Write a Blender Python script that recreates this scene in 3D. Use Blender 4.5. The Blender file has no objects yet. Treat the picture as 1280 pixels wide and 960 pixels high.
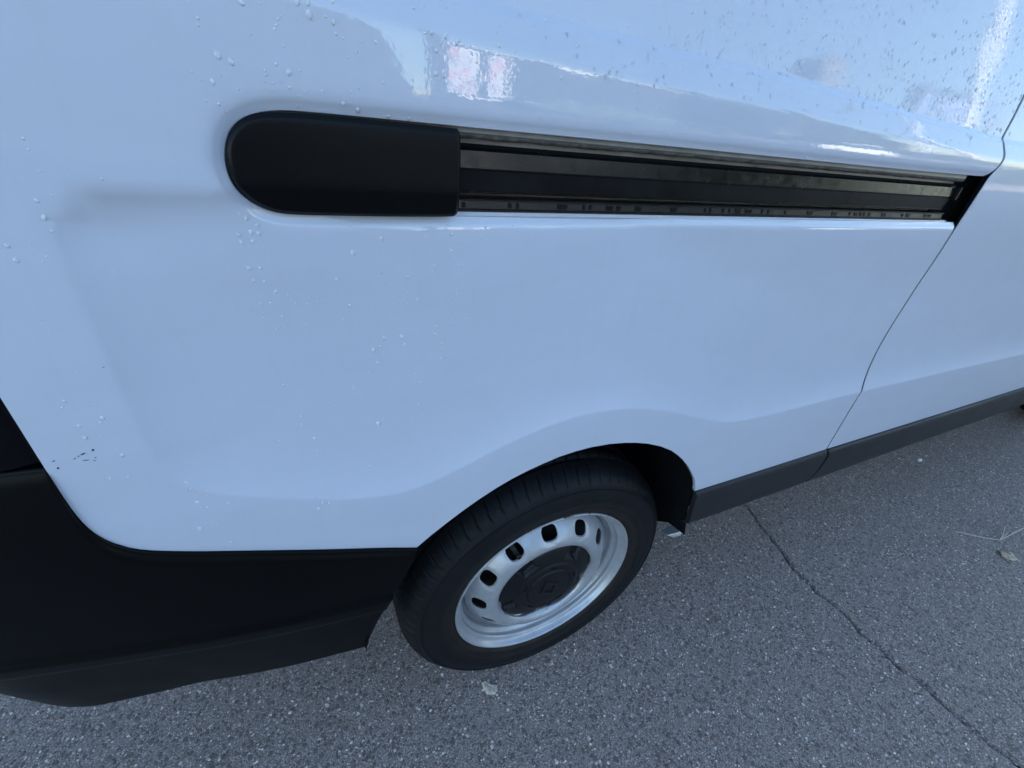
import bpy, bmesh, math, random
import numpy as np
from mathutils import Vector, Matrix
from mathutils.geometry import delaunay_2d_cdt

SC = bpy.context.scene
COL = SC.collection
rng = random.Random(7)

# ------------------------------------------------------------------ camera
cam_d = bpy.data.cameras.new('camera')
cam = bpy.data.objects.new('camera', cam_d)
COL.objects.link(cam)
R0 = [(0.91019, -0.40402, 0.09128), (-0.13927, -0.50592, -0.85126), (0.38998, 0.76290, -0.51724)]
cam_d.sensor_width = 36
cam_d.lens = 536.687 / 1280 * 36
cam_d.clip_start = 0.02
cam_d.clip_end = 2000
SC.camera = cam
CAM_LOC = Vector((-0.400786, -0.49926, 1.243875))
cam.matrix_world = Matrix(((R0[0][0], -R0[1][0], -R0[2][0], CAM_LOC[0]),
                           (R0[0][1], -R0[1][1], -R0[2][1], CAM_LOC[1]),
                           (R0[0][2], -R0[1][2], -R0[2][2], CAM_LOC[2]),
                           (0, 0, 0, 1)))

# ------------------------------------------------------------------ light
SUN_EL = math.radians(15)
SUN_AZ = math.radians(28)             # sun stands beyond the van (+y), towards its front
world = bpy.data.worlds.new("World")
SC.world = world
world.use_nodes = True
wn = world.node_tree
wn.nodes.clear()
wo = wn.nodes.new('ShaderNodeOutputWorld')
wb = wn.nodes.new('ShaderNodeBackground')
sky = wn.nodes.new('ShaderNodeTexSky')
sky.sky_type = 'NISHITA'
sky.sun_disc = False
sky.sun_elevation = SUN_EL
sky.sun_rotation = SUN_AZ
sky.air_density = 1.0
sky.dust_density = 0.25
sky.ozone_density = 1.8
wb.inputs['Strength'].default_value = 0.09
wn.links.new(sky.outputs[0], wb.inputs[0])
wn.links.new(wb.outputs[0], wo.inputs[0])
sd = bpy.data.lights.new('sun', 'SUN')
sd.energy = 5.0
sd.angle = math.radians(0.5)
sd.color = (1.0, 0.95, 0.87)
sun = bpy.data.objects.new('sun', sd)
COL.objects.link(sun)
sdir = Vector((math.sin(SUN_AZ) * math.cos(SUN_EL), math.cos(SUN_AZ) * math.cos(SUN_EL), math.sin(SUN_EL)))
sun.rotation_euler = (-sdir).to_track_quat('-Z', 'Y').to_euler()
SC.view_settings.view_transform = 'Standard'
SC.view_settings.look = 'None'
SC.view_settings.gamma = 1
SC.view_settings.exposure = 2.57

# ------------------------------------------------------------------ node helpers
def new_mat(name):
    m = bpy.data.materials.new(name)
    m.use_nodes = True
    nt = m.node_tree
    b = nt.nodes['Principled BSDF']
    return m, nt, b

def N(nt, kind, **kw):
    n = nt.nodes.new(kind)
    for k, v in kw.items():
        if k.startswith('i_'):
            n.inputs[k[2:].replace('_', ' ')].default_value = v
        else:
            setattr(n, k, v)
    return n

def ramp(nt, fac, stops, interp='LINEAR'):
    r = nt.nodes.new('ShaderNodeValToRGB')
    r.color_ramp.interpolation = interp
    e = r.color_ramp.elements
    while len(e) < len(stops):
        e.new(0.5)
    for el, (p, c) in zip(e, stops):
        el.position = p
        el.color = (c, c, c, 1) if isinstance(c, (int, float)) else (*c, 1)
    nt.links.new(fac, r.inputs[0])
    return r.outputs[0]

def mix(nt, fac, a, b, blend='MIX'):
    m = nt.nodes.new('ShaderNodeMix')
    m.data_type = 'RGBA'
    m.blend_type = blend
    for sock, v in ((m.inputs[0], fac), (m.inputs[6], a), (m.inputs[7], b)):
        if isinstance(v, (int, float)):
            sock.default_value = v
        elif isinstance(v, tuple):
            sock.default_value = (*v, 1)
        else:
            nt.links.new(v, sock)
    return m.outputs[2]

def mth(nt, op, a, b=None, c=None, clamp=False):
    m = nt.nodes.new('ShaderNodeMath')
    m.operation = op
    m.use_clamp = clamp
    for s, v in zip(m.inputs, (a, b, c)):
        if v is None:
            continue
        if isinstance(v, (int, float)):
            s.default_value = v
        else:
            nt.links.new(v, s)
    return m.outputs[0]

def coords(nt):
    return nt.nodes.new('ShaderNodeTexCoord').outputs['Object']

def noise(nt, vec, scale, detail=4, rough=0.55, dist=0.0):
    n = nt.nodes.new('ShaderNodeTexNoise')
    n.inputs['Scale'].default_value = scale
    n.inputs['Detail'].default_value = detail
    n.inputs['Roughness'].default_value = rough
    n.inputs['Distortion'].default_value = dist
    if vec is not None:
        nt.links.new(vec, n.inputs['Vector'])
    return n.outputs[0]

def vor(nt, vec, scale, feature='F1', out='Distance', rand=1.0):
    n = nt.nodes.new('ShaderNodeTexVoronoi')
    n.feature = feature
    n.inputs['Scale'].default_value = scale
    n.inputs['Randomness'].default_value = rand
    nt.links.new(vec, n.inputs['Vector'])
    return n

def mapping(nt, vec, scale=(1, 1, 1), loc=(0, 0, 0), rot=(0, 0, 0)):
    m = nt.nodes.new('ShaderNodeMapping')
    m.inputs['Scale'].default_value = scale
    m.inputs['Location'].default_value = loc
    m.inputs['Rotation'].default_value = rot
    nt.links.new(vec, m.inputs['Vector'])
    return m.outputs[0]

def bump(nt, h, dist, strength=1.0, normal=None):
    b = nt.nodes.new('ShaderNodeBump')
    b.inputs['Distance'].default_value = dist
    b.inputs['Strength'].default_value = strength
    nt.links.new(h, b.inputs['Height'])
    if normal is not None:
        nt.links.new(normal, b.inputs['Normal'])
    return b.outputs[0]

# ------------------------------------------------------------------ materials
def m_paint():
    m, nt, b = new_mat('white_paint')
    v = coords(nt)
    grime = noise(nt, mapping(nt, v, (3, 3, 9)), 2.2, 6, 0.6)
    smear = noise(nt, mapping(nt, v, (6, 6, 1.2), rot=(0, 0.5, 0)), 9, 5, 0.6, 1.2)
    c = mix(nt, ramp(nt, grime, [(0.35, 0.0), (0.75, 0.35)]), (0.63, 0.66, 0.75), (0.56, 0.585, 0.665))
    dust = noise(nt, v, 420, 2, 0.5)
    c = mix(nt, ramp(nt, dust, [(0.72, 0.0), (0.80, 0.22)]), c, (0.42, 0.40, 0.36))
    runs = noise(nt, mapping(nt, v, (26, 26, 1.6)), 3.0, 5, 0.65)
    c = mix(nt, ramp(nt, runs, [(0.52, 0.0), (0.80, 0.10)]), c, (0.50, 0.50, 0.50))
    nt.links.new(c, b.inputs['Base Color'])
    b.inputs['Roughness'].default_value = 0.5
    b.inputs['Specular IOR Level'].default_value = 0.25
    b.inputs['Coat Weight'].default_value = 1.0
    b.inputs['Coat IOR'].default_value = 1.66
    rr = ramp(nt, smear, [(0.5, 0.0), (0.8, 0.05)])
    nt.links.new(rr, b.inputs['Coat Roughness'])
    peel = noise(nt, v, 210, 2, 0.5)
    wave = noise(nt, v, 9, 1, 0.4)
    n1 = bump(nt, wave, 0.0016, 0.35)
    n2 = bump(nt, peel, 0.000045, 1.0, n1)
    nt.links.new(n2, b.inputs['Coat Normal'])
    nt.links.new(n1, b.inputs['Normal'])
    return m

def m_plain(name, col, rough=0.5, metal=0.0, nscale=0, namp=0.0, bumpd=0.0, bscale=300, spec=0.5, coat=0.0, coatr=0.05):
    m, nt, b = new_mat(name)
    v = coords(nt)
    b.inputs['Base Color'].default_value = (*col, 1)
    b.inputs['Roughness'].default_value = rough
    b.inputs['Metallic'].default_value = metal
    b.inputs['Specular IOR Level'].default_value = spec
    b.inputs['Coat Weight'].default_value = coat
    b.inputs['Coat Roughness'].default_value = coatr
    if namp:
        n = noise(nt, v, nscale, 6, 0.6)
        c = mix(nt, ramp(nt, n, [(0.3, 0.0), (0.75, 1.0)]), tuple(x * (1 - namp) for x in col), tuple(min(1, x * (1 + namp)) for x in col))
        nt.links.new(c, b.inputs['Base Color'])
        nt.links.new(ramp(nt, n, [(0.3, max(0, rough - 0.08)), (0.7, min(1, rough + 0.1))]), b.inputs['Roughness'])
    if bumpd:
        nt.links.new(bump(nt, noise(nt, v, bscale, 3, 0.6), bumpd), b.inputs['Normal'])
    return m

def m_black_plastic(name, base=0.012, rough=0.45, dust=0.3, spec=0.4):
    m, nt, b = new_mat(name)
    v = coords(nt)
    big = noise(nt, v, 5, 6, 0.6)
    fine = noise(nt, v, 900, 2, 0.5)
    c = mix(nt, ramp(nt, big, [(0.4, 0.0), (0.8, dust)]), (base, base * 1.1, base * 1.35), (base * 3.2, base * 3.0, base * 2.9))
    c = mix(nt, ramp(nt, noise(nt, v, 380, 2, 0.5), [(0.70, 0.0), (0.78, 0.25)]), c, (0.025, 0.024, 0.022))
    nt.links.new(c, b.inputs['Base Color'])
    b.inputs['Specular IOR Level'].default_value = spec
    nt.links.new(ramp(nt, big, [(0.3, rough - 0.06), (0.75, rough + 0.12)]), b.inputs['Roughness'])
    nt.links.new(bump(nt, fine, 0.00025, 0.5), b.inputs['Normal'])
    return m

def m_rubber():
    m, nt, b = new_mat('tyre_rubber')
    v = coords(nt)
    big = noise(nt, v, 7, 6, 0.65)
    c = mix(nt, ramp(nt, big, [(0.3, 0.0), (0.8, 1.0)]), (0.004, 0.0045, 0.006), (0.013, 0.0135, 0.016))
    sep = nt.nodes.new('ShaderNodeSeparateXYZ')
    nt.links.new(v, sep.inputs[0])
    rad = mth(nt, 'SQRT', mth(nt, 'ADD', mth(nt, 'MULTIPLY', sep.outputs[0], sep.outputs[0]), mth(nt, 'MULTIPLY', sep.outputs[2], sep.outputs[2])))
    near = mth(nt, 'MULTIPLY', ramp(nt, rad, [(0.228, 1.0), (0.262, 0.0)]), ramp(nt, noise(nt, v, 18, 5, 0.6), [(0.3, 0.35), (0.7, 1.0)]))
    c = mix(nt, near, c, (0.032, 0.024, 0.020))
    spots = noise(nt, v, 260, 2, 0.5)
    c = mix(nt, ramp(nt, spots, [(0.70, 0.0), (0.76, 0.4)]), c, (0.07, 0.066, 0.06))
    nt.links.new(c, b.inputs['Base Color'])
    b.inputs['Roughness'].default_value = 0.58
    b.inputs['Specular IOR Level'].default_value = 0.24
    nt.links.new(bump(nt, noise(nt, v, 500, 3, 0.6), 0.0004, 0.6), b.inputs['Normal'])
    return m

def m_rim():
    m, nt, b = new_mat('silver_rim_paint')
    v = coords(nt)
    sep = nt.nodes.new('ShaderNodeSeparateXYZ')
    nt.links.new(v, sep.inputs[0])
    rad = mth(nt, 'SQRT', mth(nt, 'ADD', mth(nt, 'MULTIPLY', sep.outputs[0], sep.outputs[0]), mth(nt, 'MULTIPLY', sep.outputs[2], sep.outputs[2])))
    n = noise(nt, v, 38, 6, 0.7)
    edge1 = mth(nt, 'GREATER_THAN', rad, 0.2185)
    inner = mth(nt, 'LESS_THAN', rad, 0.1225)
    top = mth(nt, 'GREATER_THAN', sep.outputs[2], 0.17)
    e = mth(nt, 'MULTIPLY', edge1, ramp(nt, n, [(0.55, 0.0), (0.585, 1.0)]))
    e = mth(nt, 'MULTIPLY', e, top)
    i = mth(nt, 'MULTIPLY', inner, ramp(nt, n, [(0.56, 0.0), (0.66, 0.7)]))
    rust = mth(nt, 'MAXIMUM', e, i)
    dirt = noise(nt, v, 14, 5, 0.65)
    c = mix(nt, ramp(nt, dirt, [(0.42, 0.0), (0.8, 0.5)]), (0.52, 0.53, 0.55), (0.22, 0.215, 0.21))
    c = mix(nt, rust, c, (0.09, 0.045, 0.025))
    nt.links.new(c, b.inputs['Base Color'])
    nt.links.new(mth(nt, 'MULTIPLY', mth(nt, 'SUBTRACT', 1.0, rust), 0.45), b.inputs['Metallic'])
    nt.links.new(ramp(nt, dirt, [(0.3, 0.30), (0.8, 0.5)]), b.inputs['Roughness'])
    nt.links.new(bump(nt, noise(nt, v, 700, 2, 0.5), 0.0001, 0.5), b.inputs['Normal'])
    return m

def m_asphalt():
    m, nt, b = new_mat('asphalt')
    v = coords(nt)
    wob = nt.nodes.new('ShaderNodeVectorMath'); wob.operation = 'ADD'
    nz = nt.nodes.new('ShaderNodeTexNoise'); nz.inputs['Scale'].default_value = 130; nz.inputs['Detail'].default_value = 2
    nt.links.new(v, nz.inputs['Vector'])
    sc = nt.nodes.new('ShaderNodeVectorMath'); sc.operation = 'SCALE'; sc.inputs['Scale'].default_value = 0.005
    nt.links.new(nz.outputs['Color'], sc.inputs[0])
    nt.links.new(v, wob.inputs[0]); nt.links.new(sc.outputs[0], wob.inputs[1])
    vv = wob.outputs[0]
    def layer(scale, lo, hi, dens):
        t = vor(nt, vv, scale)
        sp = nt.nodes.new('ShaderNodeSeparateXYZ')
        nt.links.new(t.outputs['Color'], sp.inputs[0])
        size = mth(nt, 'MULTIPLY_ADD', sp.outputs[1], 0.26, 0.26)
        mask = ramp(nt, mth(nt, 'DIVIDE', t.outputs['Distance'], size), [(0.85, 1.0), (1.0, 0.0)])
        keep = mth(nt, 'LESS_THAN', sp.outputs[0], dens)
        mask = mth(nt, 'MULTIPLY', mask, keep)
        col = mix(nt, ramp(nt, sp.outputs[2], [(0.0, 0.0), (0.35, 0.06), (0.58, 0.40), (0.78, 0.90), (1.0, 1.0)]), lo, hi)
        return mask, col
    k1, c1 = layer(92, (0.19, 0.142, 0.122), (1.0, 0.84, 0.75), 0.70)
    k2, c2 = layer(165, (0.17, 0.128, 0.11), (1.0, 0.84, 0.75), 0.82)
    k3, c3 = layer(320, (0.17, 0.128, 0.11), (1.0, 0.84, 0.75), 0.70)
    binder_n = noise(nt, v, 260, 4, 0.7)
    binder = mix(nt, ramp(nt, binder_n, [(0.3, 0.0), (0.7, 1.0)]), (0.062, 0.046, 0.040), (0.68, 0.52, 0.45))
    col = mix(nt, k3, binder, c3)
    col = mix(nt, k2, col, c2)
    col = mix(nt, k1, col, c1)
    wear = noise(nt, v, 1.7, 5, 0.6)
    col = mix(nt, ramp(nt, wear, [(0.3, 0.0), (0.75, 0.35)]), col, mix(nt, 0.5, col, (0.34, 0.28, 0.235)))
    rusty = noise(nt, v, 11, 3, 0.6)
    col = mix(nt, ramp(nt, rusty, [(0.70, 0.0), (0.76, 0.35)]), col, (0.13, 0.08, 0.06))
    # pale powdery smear beside the wheel
    mp = mapping(nt, v, (1, 1, 1), (0.10, 0.10, 0))
    ln = nt.nodes.new('ShaderNodeVectorMath'); ln.operation = 'LENGTH'
    nt.links.new(mapping(nt, v, (1, 1.6, 1), (0.165, 0.145, 0)), ln.inputs[0])
    pn = mth(nt, 'MULTIPLY', ramp(nt, ln.outputs['Value'], [(0.0, 1.0), (0.06, 0.0)]), ramp(nt, noise(nt, v, 90, 4, 0.6), [(0.48, 0.0), (0.62, 0.7)]))
    col = mix(nt, pn, col, (0.36, 0.37, 0.38))
    nt.links.new(col, b.inputs['Base Color'])
    b.inputs['Roughness'].default_value = 0.72
    h = mth(nt, 'ADD', mth(nt, 'MULTIPLY', k1, 1.0), mth(nt, 'MULTIPLY', k2, 0.7))
    h = mth(nt, 'ADD', h, mth(nt, 'MULTIPLY', k3, 0.4))
    h = mth(nt, 'ADD', h, mth(nt, 'MULTIPLY', binder_n, 0.8))
    nt.links.new(bump(nt, h, 0.0050, 1.0), b.inputs['Normal'])
    return m

def m_leaf(name, c0, c1):
    m, nt, b = new_mat(name)
    n = noise(nt, coords(nt), 2.5, 4, 0.6)
    nt.links.new(mix(nt, ramp(nt, n, [(0.3, 0.0), (0.7, 1.0)]), c0, c1), b.inputs['Base Color'])
    b.inputs['Roughness'].default_value = 0.6
    return m

PAINT = m_paint()
BUMPER = m_black_plastic('bumper_plastic', 0.0018, 0.40, 0.3, .13)
SILLP = m_black_plastic('sill_plastic', 0.012, 0.50, 0.4)
COVERP = m_black_plastic('cover_plastic', 0.0022, 0.34, 0.2, .17)
GLOSSB = m_plain('gloss_black', (0.003, 0.003, 0.004), 0.22, spec=0.16)
LINER = m_plain('liner_felt', (0.004, 0.004, 0.005), 0.9, nscale=20, namp=0.3, bumpd=0.001, spec=0.2)
RAILM = m_plain('rail_black_paint', (0.006, 0.006, 0.0065), 0.20, nscale=60, namp=0.3, bumpd=0.00006, bscale=500, spec=0.26)
RAILD = m_plain('rail_dark_steel', (0.006, 0.0062, 0.007), 0.34, nscale=30, namp=0.4, bumpd=0.0001, bscale=500, spec=0.2)
SEAL = m_plain('rubber_seal', (0.006, 0.006, 0.007), 0.33, spec=0.35, nscale=40, namp=0.4)
SEAMM = m_plain('brown_sealant', (0.10, 0.085, 0.07), 0.7, nscale=120, namp=0.8, bumpd=0.0006, bscale=250)
RUBBER = m_rubber()
RIM = m_rim()
CAPM = m_black_plastic('hub_cap_plastic', 0.007, 0.42, 0.5, .3)
BRAKE = m_plain('brake_rust', (0.02, 0.014, 0.011), 0.8, nscale=40, namp=0.6)
ASPH = m_asphalt()
CRACKM = m_plain('crack_filler', (0.009, 0.007, 0.006), 0.9, nscale=90, namp=0.7, bumpd=0.003, bscale=160)
STONE = m_plain('pale_stone', (0.62, 0.52, 0.42), 0.8, nscale=160, namp=0.4, bumpd=0.001, bscale=400)
STRAW = m_plain('dry_straw', (0.66, 0.58, 0.46), 0.7, nscale=80, namp=0.25)
LEAFM = m_plain('dry_leaf', (0.66, 0.50, 0.34), 0.7, nscale=120, namp=0.45, bumpd=0.001, bscale=200)
CHIP = m_plain('chipped_primer', (0.03, 0.03, 0.035), 0.8)
STEEL = m_plain('galvanised_steel', (0.62, 0.63, 0.64), 0.35, metal=0.7, nscale=60, namp=0.15)
WATER, _nt, _b = new_mat('water')
_b.inputs['Base Color'].default_value = (1, 1, 1, 1)
_b.inputs['Roughness'].default_value = 0.0
_b.inputs['IOR'].default_value = 1.33
_b.inputs['Transmission Weight'].default_value = 1.0
WATER2, _nt, _b = new_mat('whitened_water')  # white mixed into the water so the drops look lit
_b.inputs['Base Color'].default_value = (.95, .97, 1, 1)
_b.inputs['Roughness'].default_value = 0.03
_b.inputs['IOR'].default_value = 1.33
_b.inputs['Transmission Weight'].default_value = 0.3
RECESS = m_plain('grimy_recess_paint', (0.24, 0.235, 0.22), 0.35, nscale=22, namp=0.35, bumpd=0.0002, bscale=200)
GLASS = m_plain('tinted_glass', (0.01, 0.012, 0.013), 0.03, spec=0.8, coat=1.0, coatr=0.0)

# ------------------------------------------------------------------ scene graph helpers
def tag(o, label=None, cat=None, group=None, kind=None):
    if label: o['label'] = label
    if cat: o['category'] = cat
    if group: o['group'] = group
    if kind: o['kind'] = kind
    return o

def empty(name, loc, parent=None):
    o = bpy.data.objects.new(name, None)
    COL.objects.link(o)
    o.empty_display_size = 0.1
    o.location = loc
    if parent:
        attach(o, parent)
    return o

WORLD_LOC = {}
def wloc(o):
    v = Vector(o.location)
    return v

def attach(o, parent):
    """parent without moving: parents here are never rotated or scaled"""
    tot = Vector((0, 0, 0))
    p = parent
    while p is not None:
        tot += Vector(p.location)
        p = p.parent
    o.parent = parent
    o.location = Vector(o.location) - tot

def link_mesh(name, me, mat, parent=None, loc=(0, 0, 0)):
    o = bpy.data.objects.new(name, me)
    COL.objects.link(o)
    o.location = loc
    if mat is not None and len(me.materials) == 0:
        me.materials.append(mat)
    if parent is not None:
        attach(o, parent)
    return o

def mesh_from(name, verts, faces, mat=None, smooth=True):
    me = bpy.data.meshes.new(name)
    me.from_pydata([tuple(map(float, v)) for v in verts], [], [tuple(int(i) for i in f) for f in faces])
    if smooth:
        me.polygons.foreach_set('use_smooth', [True] * len(me.polygons))
    if mat is not None:
        me.materials.append(mat)
    me.update()
    return me

class MB:
    """mesh collector"""
    def __init__(s):
        s.v = []; s.f = []
    def add(s, vs, fs):
        k = len(s.v)
        s.v += [tuple(v) for v in vs]
        s.f += [tuple(i + k for i in f) for f in fs]
        return s
    def box(s, x0, x1, y0, y1, z0, z1):
        vs = [(x, y, z) for x in (x0, x1) for y in (y0, y1) for z in (z0, z1)]
        fs = [(0, 1, 3, 2), (4, 6, 7, 5), (0, 4, 5, 1), (2, 3, 7, 6), (0, 2, 6, 4), (1, 5, 7, 3)]
        return s.add(vs, fs)
    def tube(s, pts, rad, n=8, cap=True):
        pts = [Vector(p) for p in pts]
        rr = rad if isinstance(rad, (list, tuple)) else [rad] * len(pts)
        vs = []; fs = []
        for i, p in enumerate(pts):
            d = (pts[min(i + 1, len(pts) - 1)] - pts[max(i - 1, 0)]).normalized()
            a = d.cross(Vector((0, 0, 1)))
            if a.length < 1e-4: a = d.cross(Vector((1, 0, 0)))
            a.normalize(); bb = d.cross(a)
            for k in range(n):
                t = 2 * math.pi * k / n
                vs.append(p + (a * math.cos(t) + bb * math.sin(t)) * rr[i])
        for i in range(len(pts) - 1):
            for k in range(n):
                k2 = (k + 1) % n
                fs.append((i * n + k, i * n + k2, (i + 1) * n + k2, (i + 1) * n + k))
        if cap:
            fs.append(tuple(range(n - 1, -1, -1)))
            fs.append(tuple((len(pts) - 1) * n + k for k in range(n)))
        return s.add(vs, fs)
    def build(s, name, mat, parent=None, smooth=False, loc=(0, 0, 0), bevel=0):
        L = Vector(loc)
        me = mesh_from(name, [Vector(v) - L for v in s.v], s.f, mat, smooth)
        o = link_mesh(name, me, mat, parent, loc)
        if bevel:
            md = o.modifiers.new('bevel', 'BEVEL'); md.width = bevel; md.segments = 2; md.limit_method = 'ANGLE'
        return o

# ------------------------------------------------------------------ body surface
def softplus(t, w):
    t = np.asarray(t, float) / w
    return w * np.where(t > 30, t, np.log1p(np.exp(np.minimum(t, 30))))
ZA = ([-1.2, -.6, -.378, -.07, .45, .75, 2.2, 4], [1.316, 1.311, 1.308, 1.297, 1.280, 1.271, 1.262, 1.262])
ZB = ([-1.2, -.6, -.172, .19, .387, .76, 2.2, 4], [1.345, 1.336, 1.327, 1.321, 1.313, 1.298, 1.288, 1.288])
def base(x, z):
    x = np.asarray(x, float); z = np.asarray(z, float)
    y = -.052 + .02 * np.maximum(0, z - .95) ** 2
    y = y + .20 * np.maximum(0, -.40 - x) ** 2 + 2.2 * np.maximum(0, -.80 - x) ** 2
    y = y + .05 * np.maximum(0, x - 2.6) ** 2
    a = np.interp(x, *ZA); b = np.interp(x, *ZB)
    t = np.clip((z - b + .0045) / .009, 0, 1)
    return y + .24 * softplus(z - a, .0018) - .15 * softplus(z - b, .003) + .0036 * t * t * (3 - 2 * t)

CREASE_UP = [(-.455, 1.174), (-.49, 1.174), (-.527, 1.172), (-.552, 1.167), (-.567, 1.160), (-.576, 1.149)]
CREASE_LO = [(-.576, 1.149), (-.580, 1.116), (-.5795, 1.075), (-.5795, 1.037), (-.580, .995), (-.5795, .957), (-.579, .921), (-.574, .893),
             (-.564, .874), (-.547, .856), (-.514, .839), (-.431, .808), (-.395, .796), (-.352, .7875), (-.325, .786), (-.296, .789), (-.236, .809), (-.162, .838),
             (-.082, .858), (-.009, .863), (.075, .853), (.154, .829), (.25, .793), (.313, .771), (.376, .762), (.45, .7595), (.556, .760),
             (.784, .7625), (1.2, .757), (1.698, .751), (2.4, .745)]
def chaikin(P, n=2):
    P = [np.array(p, float) for p in P]
    for _ in range(n):
        Q = [P[0]]
        for a, b in zip(P[:-1], P[1:]):
            Q += [a * .75 + b * .25, a * .25 + b * .75]
        Q.append(P[-1])
        P = Q
    return P
CRLO = np.array(chaikin(CREASE_LO, 2))
CRUP = np.array(chaikin(CREASE_UP + [CREASE_LO[1]], 2))[:-1]
INS = np.vstack([CRUP, CRLO, [(2.4, 1.195), (-.36, 1.195), (-.42, 1.176)]])

def seg_dist(px, pz, poly, closed=True):
    d = np.full(px.shape, 1e9)
    n = len(poly)
    for i in range(n if closed else n - 1):
        ax, az = poly[i]; bx, bz = poly[(i + 1) % n]
        ex, ez = bx - ax, bz - az
        L = ex * ex + ez * ez + 1e-14
        t = np.clip(((px - ax) * ex + (pz - az) * ez) / L, 0, 1)
        d = np.minimum(d, np.hypot(px - ax - t * ex, pz - az - t * ez))
    return d
def inside(px, pz, poly):
    c = np.zeros(px.shape, bool)
    n = len(poly); j = n - 1
    for i in range(n):
        xi, zi = poly[i]; xj, zj = poly[j]
        if zi != zj:
            t = ((zi > pz) != (zj > pz)) & (px < (xj - xi) * (pz - zi) / (zj - zi) + xi)
            c ^= t
        j = i
    return c
def sstep(t):
    t = np.clip(t, 0, 1)
    return t * t * (3 - 2 * t)

# slot for the sliding door rail (opening edge, world x,z)
SLOT = [(.80, 1.2405), (.545, 1.2385), (.3, 1.2385), (-.019, 1.2385), (-.255, 1.2375), (-.376, 1.2375), (-.411, 1.2365), (-.432, 1.230), (-.445, 1.220),
        (-.4525, 1.203), (-.4535, 1.186), (-.449, 1.172), (-.438, 1.1605), (-.423, 1.154), (-.40, 1.1525), (-.352, 1.1525), (-.255, 1.154), (0, 1.1555), (.4, 1.1555), (.80, 1.1555)]
SLOT = [tuple(p) for p in chaikin(SLOT, 2)]
SLOTA = np.array(SLOT)

def body(x, z, slot=True):
    x = np.asarray(x, float); z = np.asarray(z, float)
    shp = np.broadcast(x, z).shape
    x = np.broadcast_to(x, shp).ravel(); z = np.broadcast_to(z, shp).ravel()
    y = base(x, z)
    near = (x > -.64) & (x < 2.4) & (z > .70) & (z < 1.24)
    if near.any():
        xn, zn = x[near], z[near]
        d = seg_dist(xn, zn, INS); ins = inside(xn, zn, INS)
        d = np.where(ins, d, -d)
        hi_ = sstep((zn - .92) / .12)
        ds = softplus(d, .0009) * (1 - hi_) + softplus(d, .0016) * hi_
        wd = .045 - .012 * hi_ - .016 * sstep((zn - 1.10) / .05)
        k = 1 - np.exp(-ds / wd)
        wtop = .03 + .22 * sstep((xn + .30) / .80)
        fade = sstep((1.235 - zn) / wtop)
        zc = np.interp(xn, CRLO[CRLO[:, 0] > -.40][:, 0], CRLO[CRLO[:, 0] > -.40][:, 1])
        dl = seg_dist(xn, zn, CRLO, False)
        dl = softplus(np.where(zn > zc, dl, -dl), .0009)
        k = np.where(xn > -.35, (1 - np.exp(-dl / .045)) * fade, k)
        yy = y[near] + .0182 * k
        # bottom edge of the white panels rolls out a touch
        y[near] = yy - .0060 * k * sstep((zn - .98) / .18) * (1 - sstep((xn + .35) / .5))
    # soft roll into the rail slot
    ns = (x > -.52) & (x < .86) & (z > 1.10) & (z < 1.29)
    if slot and ns.any():
        xn, zn = x[ns], z[ns]
        d = seg_dist(xn, zn, SLOTA, False)
        ins = inside(xn, zn, SLOTA)
        d = np.where(ins, 0, d)
        y[ns] += .0075 * np.exp(-(d / .0055) ** 1.3)
    return y.reshape(shp)

# ------------------------------------------------------------------ sheet builder
def resample(P, step, closed=True):
    P = [np.array(p, float) for p in P]
    out = []
    n = len(P)
    for i in range(n if closed else n - 1):
        a, b = P[i], P[(i + 1) % n]
        k = max(1, int(math.ceil(np.linalg.norm(b - a) / step)))
        for j in range(k):
            out.append(a + (b - a) * j / k)
    if not closed: out.append(P[-1])
    return out

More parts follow.
